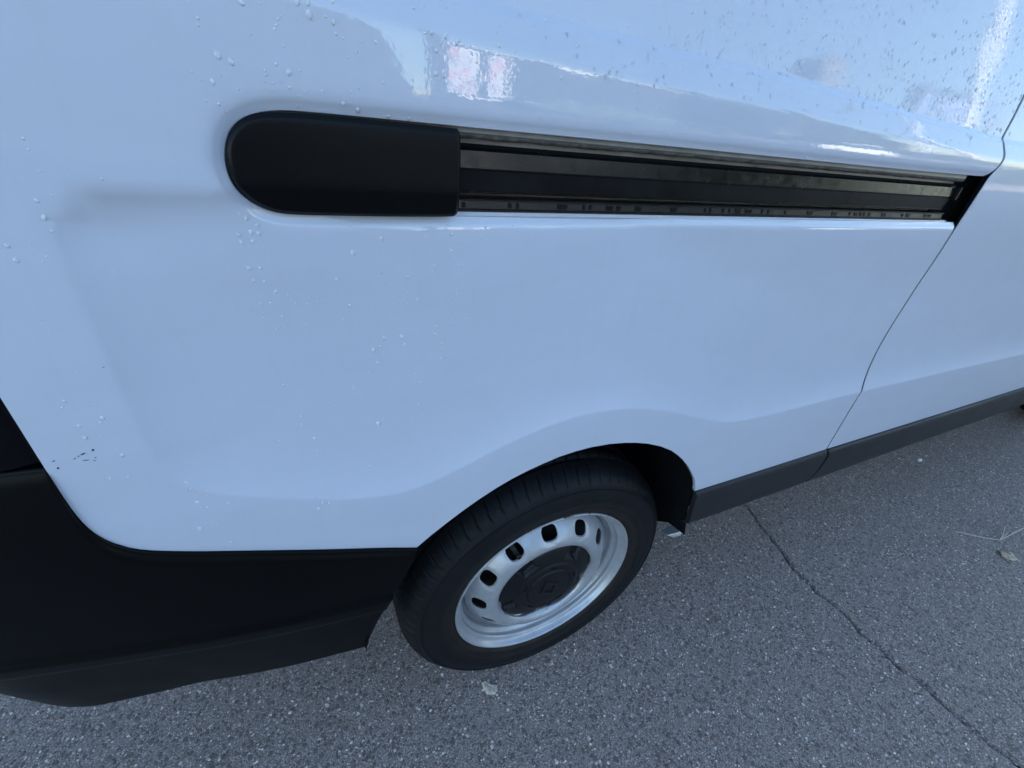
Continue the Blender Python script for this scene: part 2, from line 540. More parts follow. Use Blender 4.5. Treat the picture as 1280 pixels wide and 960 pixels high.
def sheet(name, outline, fn, mat, parent, step=.012, extra=(), holes=(), fold=.02, er=.0012, out_step=.008, loc=(0, 0, 0), dense=None, local=False):
    """a pressed panel: outline in (x,z), depth y=fn(x,z), edges rounded and folded inwards"""
    rings = [resample(outline, out_step)] + [resample(h, out_step) for h in holes]
    o_arr = np.array(rings[0])
    lo = o_arr.min(0); hi = o_arr.max(0)
    gx = np.arange(lo[0], hi[0], step); gz = np.arange(lo[1], hi[1], step)
    G = np.array([(x + (step / 2 if j % 2 else 0), z) for j, z in enumerate(gz) for x in gx])
    if dense is not None:
        dx0, dx1, dz0, dz1, st = dense
        g2 = np.array([(x, z) for z in np.arange(dz0, dz1, st) for x in np.arange(dx0, dx1, st)])
        inn = (G[:, 0] > dx0) & (G[:, 0] < dx1) & (G[:, 1] > dz0) & (G[:, 1] < dz1)
        G = np.vstack([G[~inn], g2])
    ex = [np.array(e, float).reshape(-1, 2) for e in extra]
    if ex:
        E = np.vstack(ex)
        G = np.vstack([G, E])
    keep = inside(G[:, 0], G[:, 1], o_arr)
    d = seg_dist(G[:, 0], G[:, 1], o_arr)
    for r in rings[1:]:
        ra = np.array(r)
        keep &= ~inside(G[:, 0], G[:, 1], ra)
        d = np.minimum(d, seg_dist(G[:, 0], G[:, 1], ra))
    # thin rows hugging the boundary so that the edge roll is resolved
    G = G[keep & (d > min(.0035, step * .35))]
    pts = [tuple(p) for r in rings for p in r] + [tuple(p) for p in G]
    edges = []; k = 0
    for r in rings:
        n = len(r)
        edges += [(k + i, k + (i + 1) % n) for i in range(n)]
        k += n
    res = delaunay_2d_cdt([Vector(p) for p in pts], edges, [], 0, 1e-6)
    V = np.array([(p.x, p.y) for p in res[0]]); T = np.array(res[2])
    orig = res[3]
    cen = V[T].mean(1)
    ok = inside(cen[:, 0], cen[:, 1], o_arr)
    for r in rings[1:]:
        ok &= ~inside(cen[:, 0], cen[:, 1], np.array(r))
    T = T[ok]
    # orient: outward normal is -y  -> (x,z) counterclockwise seen from -y
    a = V[T[:, 1]] - V[T[:, 0]]; b = V[T[:, 2]] - V[T[:, 0]]
    cr = a[:, 0] * b[:, 1] - a[:, 1] * b[:, 0]
    T[cr < 0] = T[cr < 0][:, ::-1]
    y = fn(V[:, 0], V[:, 1])
    h = 4e-4
    nx = (fn(V[:, 0] + h, V[:, 1]) - fn(V[:, 0] - h, V[:, 1])) / (2 * h)
    nz = (fn(V[:, 0], V[:, 1] + h) - fn(V[:, 0], V[:, 1] - h)) / (2 * h)
    Nn = np.stack([nx, -np.ones_like(nx), nz], 1)
    Nn /= np.linalg.norm(Nn, axis=1)[:, None]
    verts = [(V[i, 0], y[i], V[i, 1]) for i in range(len(V))]
    norms = [tuple(n) for n in Nn]
    faces = [tuple(t) for t in T]
    # folds
    index = {}
    for i, ol in enumerate(orig):
        for o in ol: index[o] = i
    k = 0
    for ri, r in enumerate(rings):
        n = len(r)
        ra = np.array(r)
        area = 0.5 * np.sum(ra[:, 0] * np.roll(ra[:, 1], -1) - np.roll(ra[:, 0], -1) * ra[:, 1])
        sgn = 1 if area > 0 else -1
        if ri > 0: sgn = -sgn
        ids = [index.get(k + i) for i in range(n)]
        loops = [ids]
        tang = np.roll(ra, -1, 0) - np.roll(ra, 1, 0)
        tang /= np.linalg.norm(tang, axis=1)[:, None] + 1e-12
        outw = np.stack([tang[:, 1], -tang[:, 0]], 1) * sgn
        for (oo, dy, nb) in ((er * .7, er * .3, .7), (er, er, 1.0), (er, fold, 1.0)):
            row = []
            for i in range(n):
                p = ra[i] + outw[i] * oo
                y0 = verts[ids[i]][1]
                verts.append((p[0], y0 + dy, p[1]))
                nn = np.array([outw[i][0] * nb, -(1 - nb) , outw[i][1] * nb]); nn /= np.linalg.norm(nn) + 1e-12
                norms.append(tuple(nn))
                row.append(len(verts) - 1)
            loops.append(row)
        for A, B in zip(loops[:-1], loops[1:]):
            for i in range(n):
                j = (i + 1) % n
                q = (A[i], B[i], B[j], A[j])
                if sgn < 0: q = q[::-1]
                if ri > 0: q = q
                faces.append(q)
        k += n
    L = np.zeros(3) if local else np.array(loc, float)
    me = mesh_from(name, [np.array(v) - L for v in verts], faces, mat, True)
    me.normals_split_custom_set_from_vertices([Vector(n) for n in norms])
    return link_mesh(name, me, mat, parent, loc)

def lathe_y(name, prof, n, mat, parent, loc, smooth=True, fn=None, custom=None):
    """revolve (radius, y) about the y axis through loc"""
    vs = []; fs = []
    m = len(prof)
    for i in range(n):
        t = 2 * math.pi * i / n
        for j, (r, y) in enumerate(prof):
            rr, yy = (r, y) if fn is None else fn(r, y, t, j)
            vs.append((rr * math.cos(t), yy, rr * math.sin(t)))
    for i in range(n):
        i2 = (i + 1) % n
        for j in range(m - 1):
            fs.append((i * m + j, i * m + j + 1, i2 * m + j + 1, i2 * m + j))
    me = mesh_from(name, vs, fs, mat, smooth)
    return link_mesh(name, me, mat, parent, loc)

# ------------------------------------------------------------------ ground
def make_ground():
    crk = []
    pts = [(1.035, 1.8), (1.06, .9), (1.07, .45), (1.085, .191), (1.046, .066), (1.027, -.011), (1.007, -.08), (.997, -.167), (1.008, -.233), (.996, -.308),
           (1.010, -.378), (1.003, -.428), (1.011, -.485), (1.010, -.542), (1.016, -.61), (1.040, -.679), (1.05, -.9), (1.02, -1.3), (1.06, -2.2), (1.03, -3.5)]
    P = resample(pts, .012, closed=False)
    r = random.Random(3)
    Lf = []; Rt = []
    w = .0035
    off = 0
    for p in P:
        off = off * .8 + r.uniform(-.0036, .0036)
        w = max(.0080, min(.0165, w + r.uniform(-.0022, .0022)))
        if r.random() < .04: w = r.uniform(.007, .018)
        Lf.append((p[0] + off - w - r.uniform(0, .0012), p[1]))
        Rt.append((p[0] + off + w + r.uniform(0, .0012), p[1]))
    B = 400
    ring = [(-B, -B), (B, -B), (B, B), (-B, B)]
    hole = Lf + Rt[::-1]
    pts2 = ring + hole
    edges = [(0, 1), (1, 2), (2, 3), (3, 0)]
    n = len(hole)
    edges += [(4 + i, 4 + (i + 1) % n) for i in range(n)]
    g = [(x, y) for x in np.arange(-4, 8, .5) for y in np.arange(-6, 4, .5) if abs(x - 1.03) > .12]
    res = delaunay_2d_cdt([Vector(p) for p in pts2 + g], edges, [], 0, 1e-6)
    V = np.array([(p.x, p.y) for p in res[0]]); T = np.array(res[2])
    c = V[T].mean(1)
    H = np.array(hole)
    ok = ~inside(c[:, 0], c[:, 1], H)
    T = T[ok]
    a = V[T[:, 1]] - V[T[:, 0]]; b = V[T[:, 2]] - V[T[:, 0]]
    cr = a[:, 0] * b[:, 1] - a[:, 1] * b[:, 0]
    T[cr < 0] = T[cr < 0][:, ::-1]
    verts = [(v[0], v[1], 0) for v in V]
    faces = [tuple(t) for t in T]
    # groove walls
    k = len(verts)
    for i, p in enumerate(hole):
        verts.append((p[0], p[1], 0)); verts.append((p[0] * .6 + .4 * (hole[(-i - 1) % n][0]), p[1], -.011))
    for i in range(n):
        j = (i + 1) % n
        faces.append((k + 2 * i, k + 2 * j, k + 2 * j + 1, k + 2 * i + 1))
    me = mesh_from('ground', verts, faces, ASPH, False)
    g = link_mesh('ground', me, ASPH)
    tag(g, kind='structure')
    fv = []; ff = []
    m = len(Lf)
    for a_, b_ in zip(Lf, Rt):
        fv.append((a_[0] - .002, a_[1], -.010 - r.uniform(0, .005)))
        fv.append(((a_[0] + b_[0]) / 2 + r.uniform(-.001, .001), a_[1], -.009 - r.uniform(0, .006)))
        fv.append((b_[0] + .002, b_[1], -.010 - r.uniform(0, .005)))
    for i in range(m - 1):
        for q in (0, 1):
            ff.append((3 * i + q, 3 * i + q + 1, 3 * i + q + 4, 3 * i + q + 3))
    f = link_mesh('crack_filling', mesh_from('crack_filling', fv, ff, CRACKM, False), CRACKM, g)
    return g
GROUND = make_ground()

# ------------------------------------------------------------------ the van
VAN = empty('van', (1.55, 0.95, 0))
tag(VAN, 'white panel van with black bumper, sliding door rail and steel wheel, parked on asphalt', 'van')

ARCH = [(.3155, .579), (.312, .592), (.301, .616), (.281, .643), (.262, .666), (.238, .691), (.215, .711), (.192, .7285), (.158, .748), (.122, .7635), (.092, .773), (.063, .780),
        (.030, .7855), (-.008, .788), (-.040, .787), (-.070, .7835), (-.10, .7765), (-.127, .769), (-.155, .759), (-.181, .747), (-.207, .733), (-.233, .717), (-.26, .6985), (-.285, .680), (-.309, .660)]
GAP = [(.786, 1.46), (.784, 1.40), (.782, 1.358), (.781, 1.332), (.776, 1.306), (.777, 1.296), (.786, 1.287), (.796, 1.278), (.799, 1.268), (.796, 1.254), (.7825, 1.2405), (.7805, 1.2), (.7835, 1.1555), (.7885, 1.12), (.795, 1.09), (.7995, 1.04), (.798, .98), (.7925, .93), (.7905, .88), (.793, .83), (.7945, .79), (.791, .7633), (.788, .72), (.789, .65), (.7905, .5795)]
GAP = [tuple(p) for p in chaikin(GAP, 2)]
GW = .0049
def gapx(z):
    g = GAP[::-1]
    return float(np.interp(z, [p[1] for p in g], [p[0] for p in g]))
LEFT = chaikin([(-.309, .660), (-.360, .682), (-.423, .7065), (-.48, .7285), (-.533, .748), (-.575, .762), (-.604, .773), (-.620, .7795), (-.634, .788), (-.6465, .8015), (-.655, .817), (-.660, .835), (-.6625, .86), (-.663, .90), (-.663, .96), (-.663, 1.02), (-.664, 1.2), (-.668, 1.5), (-.68, 1.86)], 2)
LEFT = [tuple(p) for p in LEFT]

# outline runs: arch right foot -> sill edge -> gap up -> slot lower lip -> slot left end -> slot top -> gap up -> roof edge -> left edge down -> bumper line -> arch
oq = [ARCH[0], (.45, .5785), (.6, .5785)]
oq += [(p[0] - GW, p[1]) for p in GAP[::-1] if p[1] < 1.15]
oq += [(.7790, 1.1555)]
oq += [p for p in SLOT[::-1] if p[0] < .755]
oq += [(gapx(1.2405) - GW, 1.2405)]
oq += [(p[0] - GW, p[1]) for p in GAP[::-1] if p[1] > 1.245]
oq += [(.79 - GW, 1.6), (.80 - GW, 1.86)]
oq += LEFT[::-1][:-1] + [(-.309, .660)]
oq += ARCH[::-1][1:-1]

def off_rows(C, ds):
    C = np.array(C); t = np.gradient(C, axis=0); t /= np.linalg.norm(t, axis=1)[:, None] + 1e-12
    n = np.stack([-t[:, 1], t[:, 0]], 1)
    return [C + n * d for d in ds]
def rows_ab(x0, x1, st=.012):
    X = np.arange(x0, x1, st)
    rows = []
    for d in (-.008, -.004, -.0018, 0, .0018, .004, .008):
        rows.append(np.stack([X, np.interp(X, *ZA) + d], 1))
    for d in (-.010, -.006, -.0045, -.003, -.0015, 0, .0015, .003, .0045, .007, .012):
        rows.append(np.stack([X, np.interp(X, *ZB) + d], 1))
    return rows
cr_rows = off_rows(resample([tuple(p) for p in CRLO], .008, False), (-.003, 0, .003, .008))
slot_rows = off_rows(resample(SLOT, .008, False), (.003, .006, .010, .015, -.003, -.006, -.010, -.015))
q = sheet('rear_quarter_panel', oq, body, PAINT, VAN, step=.014, extra=rows_ab(-.66, .79) + cr_rows + slot_rows, fold=.007, er=.0010)

od = [(.788 + GW, .5795)] + [(p[0] + GW, p[1]) for p in GAP[::-1][1:]] + [(.79 + GW, 1.6), (.80 + GW, 1.86), (2.03, 1.86), (2.03, 1.3), (2.01, 1.0), (2.015, .80), (2.035, .70), (2.025, .5745), (1.4, .5765)]
sliding = sheet('sliding_door', od, lambda x, z: body(x, z, False), PAINT, VAN, step=.018, extra=rows_ab(.80, 2.02) + off_rows(resample([tuple(p) for p in CRLO if p[0] > .75], .01, False), (-.003, 0, .003, .008)), fold=.0022, er=.0010)

# front door and wing, beyond the picture's edge
def fx(P):
    return [(x + .46 * min(1, max(0, (x - 2.2) / .6)), z) for x, z in P]
FARCH = [(2.74, .5745)] + [(3.14 + .40 * math.cos(t), .36 + .42 * math.sin(t)) for t in np.linspace(math.pi - .53, .45, 18)]
ofd = [(2.031, .5745), (2.041, .70), (2.021, .80), (2.016, 1.0), (2.036, 1.3), (2.036, 1.86), (2.45, 1.84), (2.93, 1.36), (2.93, 1.0), (2.82, .80), (2.725, .5745)]
ofd = fx(ofd)
fwin = [(2.14, 1.30), (2.14, 1.77), (2.42, 1.76), (2.82, 1.33), (2.80, 1.28)]
fwin = fx(fwin)
fd = sheet('front_door', ofd, body, PAINT, VAN, step=.04, holes=[fwin], out_step=.03)
gw = sheet('side_window', fx([(2.13, 1.29), (2.13, 1.78), (2.43, 1.77), (2.83, 1.34), (2.81, 1.27)]), lambda x, z: body(x, z) + .012, GLASS, VAN, step=.06, out_step=.05, fold=.004)
ofw = [(2.745, .58), (2.83, .80), (2.937, 1.0), (2.937, 1.30), (3.4, 1.18), (3.85, 1.0), (3.93, .7), (3.93, .5)] + [(p[0], p[1]) for p in FARCH[::-1][:-1]]
ofw = fx(ofw)
wing = sheet('front_wing', ofw, body, PAINT, VAN, step=.04, out_step=.03)

# shell behind the panels: closes the body and throws its shadow
def prism_y(name, prof, y0, y1, mat, parent, bevel=0):
    n = len(prof)
    vs = [(x, y0, z) for x, z in prof] + [(x, y1, z) for x, z in prof]
    fs = [tuple(range(n)), tuple(range(2 * n - 1, n - 1, -1))] + [(i, i + n, (i + 1) % n + n, (i + 1) % n) for i in range(n)]
    o = MB().add(vs, fs).build(name, mat, parent)
    bm = bmesh.new(); bm.from_mesh(o.data); bmesh.ops.recalc_face_normals(bm, faces=bm.faces); bm.to_mesh(o.data); bm.free()
    if bevel:
        md = o.modifiers.new('b', 'BEVEL'); md.width = bevel; md.segments = 4; md.limit_method = 'ANGLE'; md.angle_limit = math.radians(40)
    return o
prism_y('body_shell', fx([(-.93, .84), (-.955, 1.3), (-.93, 1.85), (2.32, 1.87), (2.95, 1.36), (3.9, .98), (3.97, .84)]), .062, 1.84, PAINT, VAN, .03)
prism_y('roof', fx([(-.94, 1.845), (-.90, 1.93), (-.6, 1.955), (1.9, 1.965), (2.3, 1.93), (2.46, 1.845)]), .065, 1.835, PAINT, VAN, .05)
prism_y('floor_pan', [(-.7, .42), (-.7, .835), (3.9, .835), (3.9, .30), (.5, .30), (.5, .42)], .34, 1.56, LINER, VAN)
prism_y('far_side_lower', fx([(.36, .42), (.36, .835), (2.70, .835), (2.70, .42)]), 1.62, 1.90, PAINT, VAN)
prism_y('front_bumper', fx([(3.56, .30), (3.56, .835), (3.98, .835), (4.03, .6), (4.0, .30)]), .02, 1.88, BUMPER, VAN, .04)
wsx = MB(); wsx.add([(2.50, .16, 1.845), (2.50, 1.74, 1.845), (3.445, 1.78, 1.345), (3.445, .12, 1.345)], [(0, 1, 2, 3)])
wsx.add([(2.48, .16, 1.840), (2.48, 1.74, 1.840), (3.425, 1.78, 1.340), (3.425, .12, 1.340)], [(0, 3, 2, 1)])
wsx.build('windscreen', GLASS, VAN)

# rail recess: back plate (white), upper seam, rail, strips
RX0, RX1 = -.40, .772
def extr_x(name, prof, x0, x1, mat, parent, smooth=False, n=1):
    """prof: list of (y,z) closed, extruded along x"""
    m = len(prof)
    vs = []; fs = []
    for k in range(n + 1):
        x = x0 + (x1 - x0) * k / n
        vs += [(x, y, z) for y, z in prof]
    for k in range(n):
        for i in range(m):
            j = (i + 1) % m
            fs.append((k * m + i, k * m + j, (k + 1) * m + j, (k + 1) * m + i))
    fs.append(tuple(range(m - 1, -1, -1))); fs.append(tuple(n * m + i for i in range(m)))
    o = MB().add(vs, fs).build(name, mat, parent, smooth)
    bm = bmesh.new(); bm.from_mesh(o.data); bmesh.ops.recalc_face_normals(bm, faces=bm.faces); bm.to_mesh(o.data); bm.free()
    return o
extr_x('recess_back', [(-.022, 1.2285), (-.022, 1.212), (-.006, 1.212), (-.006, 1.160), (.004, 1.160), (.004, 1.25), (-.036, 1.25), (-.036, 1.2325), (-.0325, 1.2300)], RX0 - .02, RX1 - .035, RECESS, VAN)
def seam():
    r = random.Random(5); mb = MB()
    xs = np.arange(RX0, RX1 - .03, .012); vs = []; fs = []
    for x in xs:
        a = r.uniform(-.0006, .0007)
        vs += [(x, -.0345, 1.2312 + a * .4), (x, -.0348 + a, 1.2296), (x, -.0315, 1.2272 + a), (x, -.0225, 1.2268 + a)]
    for i in range(len(xs) - 1):
        for k in range(3):
            fs.append((i * 4 + k, i * 4 + k + 1, (i + 1) * 4 + k + 1, (i + 1) * 4 + k))
    mb.add(vs, fs); o = mb.build('seam_sealant', SEAMM, VAN, True); return o
seam()
rail = extr_x('door_rail', [(-.026, 1.2192), (-.0275, 1.2188), (-.0305, 1.2166), (-.0322, 1.2010), (-.0320, 1.1995), (-.0300, 1.1985), (-.0275, 1.1790), (-.0275, 1.1775), (-.012, 1.1775), (-.012, 1.2192)], RX0, .735, RAILM, VAN)
extr_x('gap_shade_strip', [(-.0245, 1.2226), (-.0245, 1.2170), (-.0215, 1.2170), (-.0215, 1.2226)], RX0, .74, LINER, VAN)  # solid dark strip put in for the shade above the rail
ins_ = extr_x('rail_web', [(-.0305, 1.1990), (-.0290, 1.1785), (-.0270, 1.1770), (-.020, 1.1770), (-.020, 1.1990)], RX0, .722, RAILD, rail)
extr_x('rail_lower_lip', [(-.0285, 1.1790), (-.0310, 1.1785), (-.0310, 1.1775), (-.0280, 1.1765), (-.022, 1.1765), (-.022, 1.1790)], RX0, .725, RAILM, rail)
endstop = MB().box(.738, .744, -.038, -.018, 1.196, 1.218).build('end_stop', RAILD, rail, bevel=.001)
strip = extr_x('rubber_strip', [(-.0335, 1.1725), (-.0355, 1.1715), (-.0355, 1.1702), (-.0330, 1.1695), (-.0340, 1.1620), (-.0365, 1.1615), (-.0365, 1.1603), (-.034, 1.1595), (-.015, 1.1595), (-.015, 1.1725)], RX0, .735, SEAL, VAN)
# black clips pressed into the strip, uneven as in the photograph
r_ = random.Random(11)
x = -.245
clip_me = None
while x < .70:
    wdt = r_.choice([.010, .013, .006, .004, .003])
    mb = MB().box(x, x + wdt, -.0342, -.0330, 1.1628, 1.1684)
    c = mb.build('clip', RAILD, strip)
    x += wdt + r_.choice([.010, .022, .034, .006, .05])
extr_x('recess_floor', [(-.034, 1.1545), (-.034, 1.1585), (.0, 1.1600), (.0, 1.1545)], RX0, RX1 - .012, PAINT, VAN)
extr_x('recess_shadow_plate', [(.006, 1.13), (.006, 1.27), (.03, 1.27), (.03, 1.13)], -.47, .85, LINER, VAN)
# dark pillar behind the gap
MB().box(.735, .86, -.0115, .05, .45, 1.85).build('door_pillar', LINER, VAN)

# rail cover
cov = [(-.2575, 1.2340), (-.2575 + .0016, 1.2325), (-.2545, 1.230), (-.2540, 1.185), (-.2540, 1.1600), (-.2560, 1.1575), (-.2590, 1.1563), (-.299, 1.1557), (-.359, 1.1557), (-.400, 1.1562), (-.419, 1.1572), (-.431, 1.1618), (-.440, 1.1690), (-.4465, 1.179),
       (-.4495, 1.190), (-.4493, 1.203), (-.446, 1.2130), (-.440, 1.2215), (-.432, 1.2280), (-.422, 1.2318), (-.411, 1.2336), (-.38, 1.2350), (-.345, 1.2350)]
cov = [tuple(p) for p in chaikin(cov + [cov[0]], 2)][:-1]
covA = np.array(cov)
def cover_y(x, z):
    x = np.asarray(x, float); z = np.asarray(z, float)
    y = base(x, np.minimum(z, 1.26)) - .0050
    y = y + .30 * softplus(1.1795 - z, .0008) + .10 * softplus(z - 1.2285, .0015)
    y = y + .02 * softplus(z - 1.2160, .002)
    d = seg_dist(x, z, covA); ins = inside(x, z, covA); d = np.where(ins, d, 0)
    return y + .0040 * np.exp(-(d / .0011))
cover = sheet('rail_cover', cov, cover_y, COVERP, VAN, step=.008, fold=.014, er=.0011, out_step=.003,
              extra=off_rows(resample(cov, .004), (.001, .0022, .004, .0065, -.001, -.0022, -.004, -.0065)) + [[(xx, zz) for xx in np.arange(-.449, -.255, .006)] for zz in (1.1775, 1.179, 1.1805, 1.226, 1.2285, 1.231)])

# ------------------------------------------------------------------ sills
def sill_prof(z):
    return np.interp(z, [.36, .44, .447, .456, .48, .53, .560, .572, .578], [.05, -.020, -.040, -.050, -.0565, -.0600, -.0610, -.0590, -.0540])
def sill_fn(x, z):
    x = np.asarray(x, float)
    return sill_prof(z) + .03 * 0 * x
SILL1 = [(.3185, .5765), (.322, .550), (.330, .510), (.340, .478), (.352, .446), (.362, .444), (.55, .444), (.768, .444), (.778, .46), (.788, .50), (.789, .54), (.7855, .5765)]
def ext_rows(x0, x1, zs, st=.02):
    return [[(xx, z) for xx in np.arange(x0, x1, st)] for z in zs]
sz = (.448, .452, .458, .47, .53, .553, .562, .568, .5725, .575)
sheet('sill_cladding', SILL1, sill_fn, SILLP, VAN, step=.02, fold=.012, er=.002, extra=ext_rows(.33, .79, sz))
SILL2 = [(.7965, .5755), (.8025, .545), (.8025, .505), (.793, .468), (.785, .4445), (1.3, .4445), (2.012, .4485), (2.003, .47), (1.998, .508), (2.018, .5705)]
dc = sheet('door_cladding', SILL2, sill_fn, SILLP, sliding, step=.02, fold=.06, er=.002, extra=ext_rows(.80, 2.0, sz))
SILL3 = [(2.024, .5705), (2.004, .508), (2.009, .47), (2.018, .4485), (3.10, .4485), (3.16, .5705)]
sheet('sill_cladding', SILL3, sill_fn, SILLP, VAN, step=.03, fold=.06, er=.002, extra=ext_rows(2.02, 3.1, sz, .04))
MB().box(.40, 3.1, -.02, .20, .449, .56).build('sill_core', LINER, VAN)

# ------------------------------------------------------------------ bumper: lofted round the rear corner
def make_bumper():
    plan = []
    for x in sorted(set([round(v, 4) for v in np.arange(-.905, -.304, .010)] + [-.650, -.6535, -.656, -.658, -.6595, -.6605, -.6615, -.6622, -.6628, -.6634]), reverse=True):
        plan.append((x, float(base(x, .8))))
    tail = [(-.925, .036), (-.945, .052), (-.962, .072), (-.976, .098), (-.985, .13), (-.990, .17), (-.992, .23), (-.993, .35), (-.993, .55), (-.993, .95)]
    plan += tail
    Lx = [p[0] for p in LEFT][:14]; Lz = [p[1] for p in LEFT][:14]
    def ztop(x):
        if x < -.6629: return .915
        xs = [p[0] - 1e-6 * i for i, p in enumerate([p for p in LEFT if p[1] <= .915])]; zs = [p[1] for p in LEFT if p[1] <= .915]
        return float(np.interp(-x, [-a for a in xs], zs))
    cols = []
    M = 46
    P = np.array(plan)
    T = np.gradient(P, axis=0); T /= np.linalg.norm(T, axis=1)[:, None]
    NRM = np.stack([-T[:, 1], T[:, 0]], 1)     # outward
    if NRM[0][1] > 0: NRM = -NRM
    acc = 0; S = [0]
    for i in range(1, len(P)): S.append(S[-1] + float(np.linalg.norm(P[i] - P[i - 1])))
    return P, NRM, S, ztop
P_, NR_, S_, ztop_ = make_bumper()
def bump_off(s, z, zt, zb, zc):
    """outward offset of the bumper skin at height z"""
    up = -.0008 + .0040 * float(sstep((zt - .001 - z) / .012))
    tuck = 0.0
    if z < zc:
        tk = (zc - z) / (zc - zb)
        tuck = (.022 + .026 * min(1, s / .35)) * (tk ** 1.1)
    step = .0035 * float(sstep((zc + .012 - z) / .010)) - .0035 * float(sstep((zc - .022 - z) / .012))
    bulge = .006 * math.sin(math.pi * min(1, max(0, (z - zb) / (.92 - zb))))
    return up + step - tuck + bulge
def build_bumper():
    zb = .400
    cols = []; M = 60
    for i, ((px, py), nn, s) in enumerate(zip(P_, NR_, S_)):
        zt = ztop_(px)
        zc = float(np.interp(s, [0, .12, .5, .8, 2], [.560, .575, .622, .630, .630]))
        zm = .650
        rowz = [zt + (zm - zt) * u for u in sorted(set([0, .01, .02, .04, .07, .11, .16, .22, .3, .4, .5, .6, .7, .8, .9]))]
        rowz += [zm + (zb - zm) * j / 60 for j in range(61)]
        col = []
        for z in rowz:
            o = bump_off(s, z, zt, zb, zc)
            x = px + nn[0] * o; y = py + nn[1] * o
            # arch edge follows the wheel opening
            edge = float(np.interp(z, [.40, .43, .50, .556, .61, .662], [-.4015, -.398, -.379, -.3575, -.332, -.3085]))
            x += (edge - P_[0][0]) * max(0, 1 - s / .38) ** 1.0
            col.append((x, y, z))
        # top lip turns in, bottom lip turns in
        t = col[0]; nb = -np.array([nn[0], nn[1]])
        lip = [(t[0] + nb[0] * .0018, t[1] + nb[1] * .0018, t[2] + .0006), ]
        tops = [(t[0] + nb[0] * .05, t[1] + nb[1] * .05, t[2] + .0002), (t[0] + nb[0] * .003, t[1] + nb[1] * .003, t[2] + .0004)]
        b_ = col[-1]
        bots = [(b_[0] + nb[0] * .004, b_[1] + nb[1] * .004, b_[2] - .003), (b_[0] + nb[0] * .02, b_[1] + nb[1] * .02, b_[2] - .004), (b_[0] + nb[0] * .12, b_[1] + nb[1] * .12, b_[2] - .002)]
        cols.append(tops + col + bots)
    # arch edge returns inwards
    first = cols[0]
    pre2 = [(x - .0005, y + .05, z) for x, y, z in first]
    pre1 = [(x + .0012, y + .003, z) for x, y, z in first]
    cols = [pre2, pre1] + cols
    m = len(cols[0]); vs = [v for c in cols for v in c]; fs = []
    for i in range(len(cols) - 1):
        for j in range(m - 1):
            fs.append((i * m + j, (i + 1) * m + j, (i + 1) * m + j + 1, i * m + j + 1))
    o = MB().add(vs, fs).build('rear_bumper', BUMPER, VAN, True)
    bm = bmesh.new(); bm.from_mesh(o.data); bmesh.ops.recalc_face_normals(bm, faces=bm.faces)
    # outward = away from van centre
    f = min(bm.faces, key=lambda f: (f.calc_center_median() - Vector((-.6, -.05, .6))).length)
    if f.normal.y > 0: bmesh.ops.reverse_faces(bm, faces=bm.faces)
    bm.to_mesh(o.data); bm.free()
    return o
build_bumper()

# corner trim above the bumper, gloss black
def trim():
    plan = []
    for x in np.arange(-.6675, -.905, -.010): plan.append((x, float(base(x, .9)) + .001))
    plan += [(-.925, .036), (-.945, .052), (-.962, .072), (-.974, .098), (-.98, .13), (-.984, .17), (-.985, .25)]
    P = np.array(plan); T = np.gradient(P, axis=0); T /= np.linalg.norm(T, axis=1)[:, None]
    NN = np.stack([-T[:, 1], T[:, 0]], 1)
    if NN[0][1] > 0: NN = -NN
    zs = [.9175, .9190, .922, .93, .96, 1.0, 1.1, 1.2, 1.3, 1.4, 1.6, 1.86]
    cols = []
    for i, (p, nn) in enumerate(zip(P, NN)):
        e = min(1, i * .010 / .030)
        c = [(p[0] - nn[0] * .04, p[1] - nn[1] * .04, .9175)]
        for k, z in enumerate(zs):
            o = -.004 + .006 * float(sstep(e)) - (.002 if k == 0 else 0)
            yoff = float(base(-.66, z) - base(-.66, .9))
            c.append((p[0] + nn[0] * o, p[1] + nn[1] * o + yoff, z))
        cols.append(c)
    cols = [[(x, y + .03, z) for x, y, z in cols[0]]] + cols
    m = len(cols[0]); fs = []
    for i in range(len(cols) - 1):
        for j in range(m - 1):
            fs.append((i * m + j, i * m + j + 1, (i + 1) * m + j + 1, (i + 1) * m + j))
    return MB().add([v for c in cols for v in c], fs).build('corner_trim', GLOSSB, VAN, True)
trim()
MB().box(-.78, -.62, .03, .06, .62, 1.84).build('corner_shadow_plate', LINER, VAN)

# ------------------------------------------------------------------ wheel well
def arch_liner(cx, parent):
    vs = []; fs = []
    A = [(p[0] + cx, p[1]) for p in ARCH]
    path = [(cx + .366, .392), (cx + .351, .446), (cx + .335, .500), (cx + .3255, .545)] + [(x + (.002 if x > cx else -.002), z + .003) for x, z in A] + [(cx - .335, .61), (cx - .36, .555), (cx - .382, .50), (cx - .40, .43), (cx - .405, .40)]
    for k, (y, gr) in enumerate(((-.042, 0), (.02, .012), (.10, .02), (.30, .02))):
        for x, z in path:
            dx, dz = x - cx, z - .335
            L = math.hypot(dx, dz)
            drop = {-.042: -.006, .02: .022, .10: .10, .30: .19}[y] if (x > cx and z < .41) else 0
            vs.append((x + dx / L * gr, y, z + dz / L * gr - drop))
    n = len(path)
    for k in range(3):
        for i in range(n - 1):
            fs.append((k * n + i, k * n + i + 1, (k + 1) * n + i + 1, (k + 1) * n + i))
    bk = [3 * n + i for i in range(n)]
    fs.append(tuple(bk))
    return MB().add(vs, fs).build('wheel_liner', LINER, parent, False)
arch_liner(0, VAN)
arch_liner(3.60, VAN)
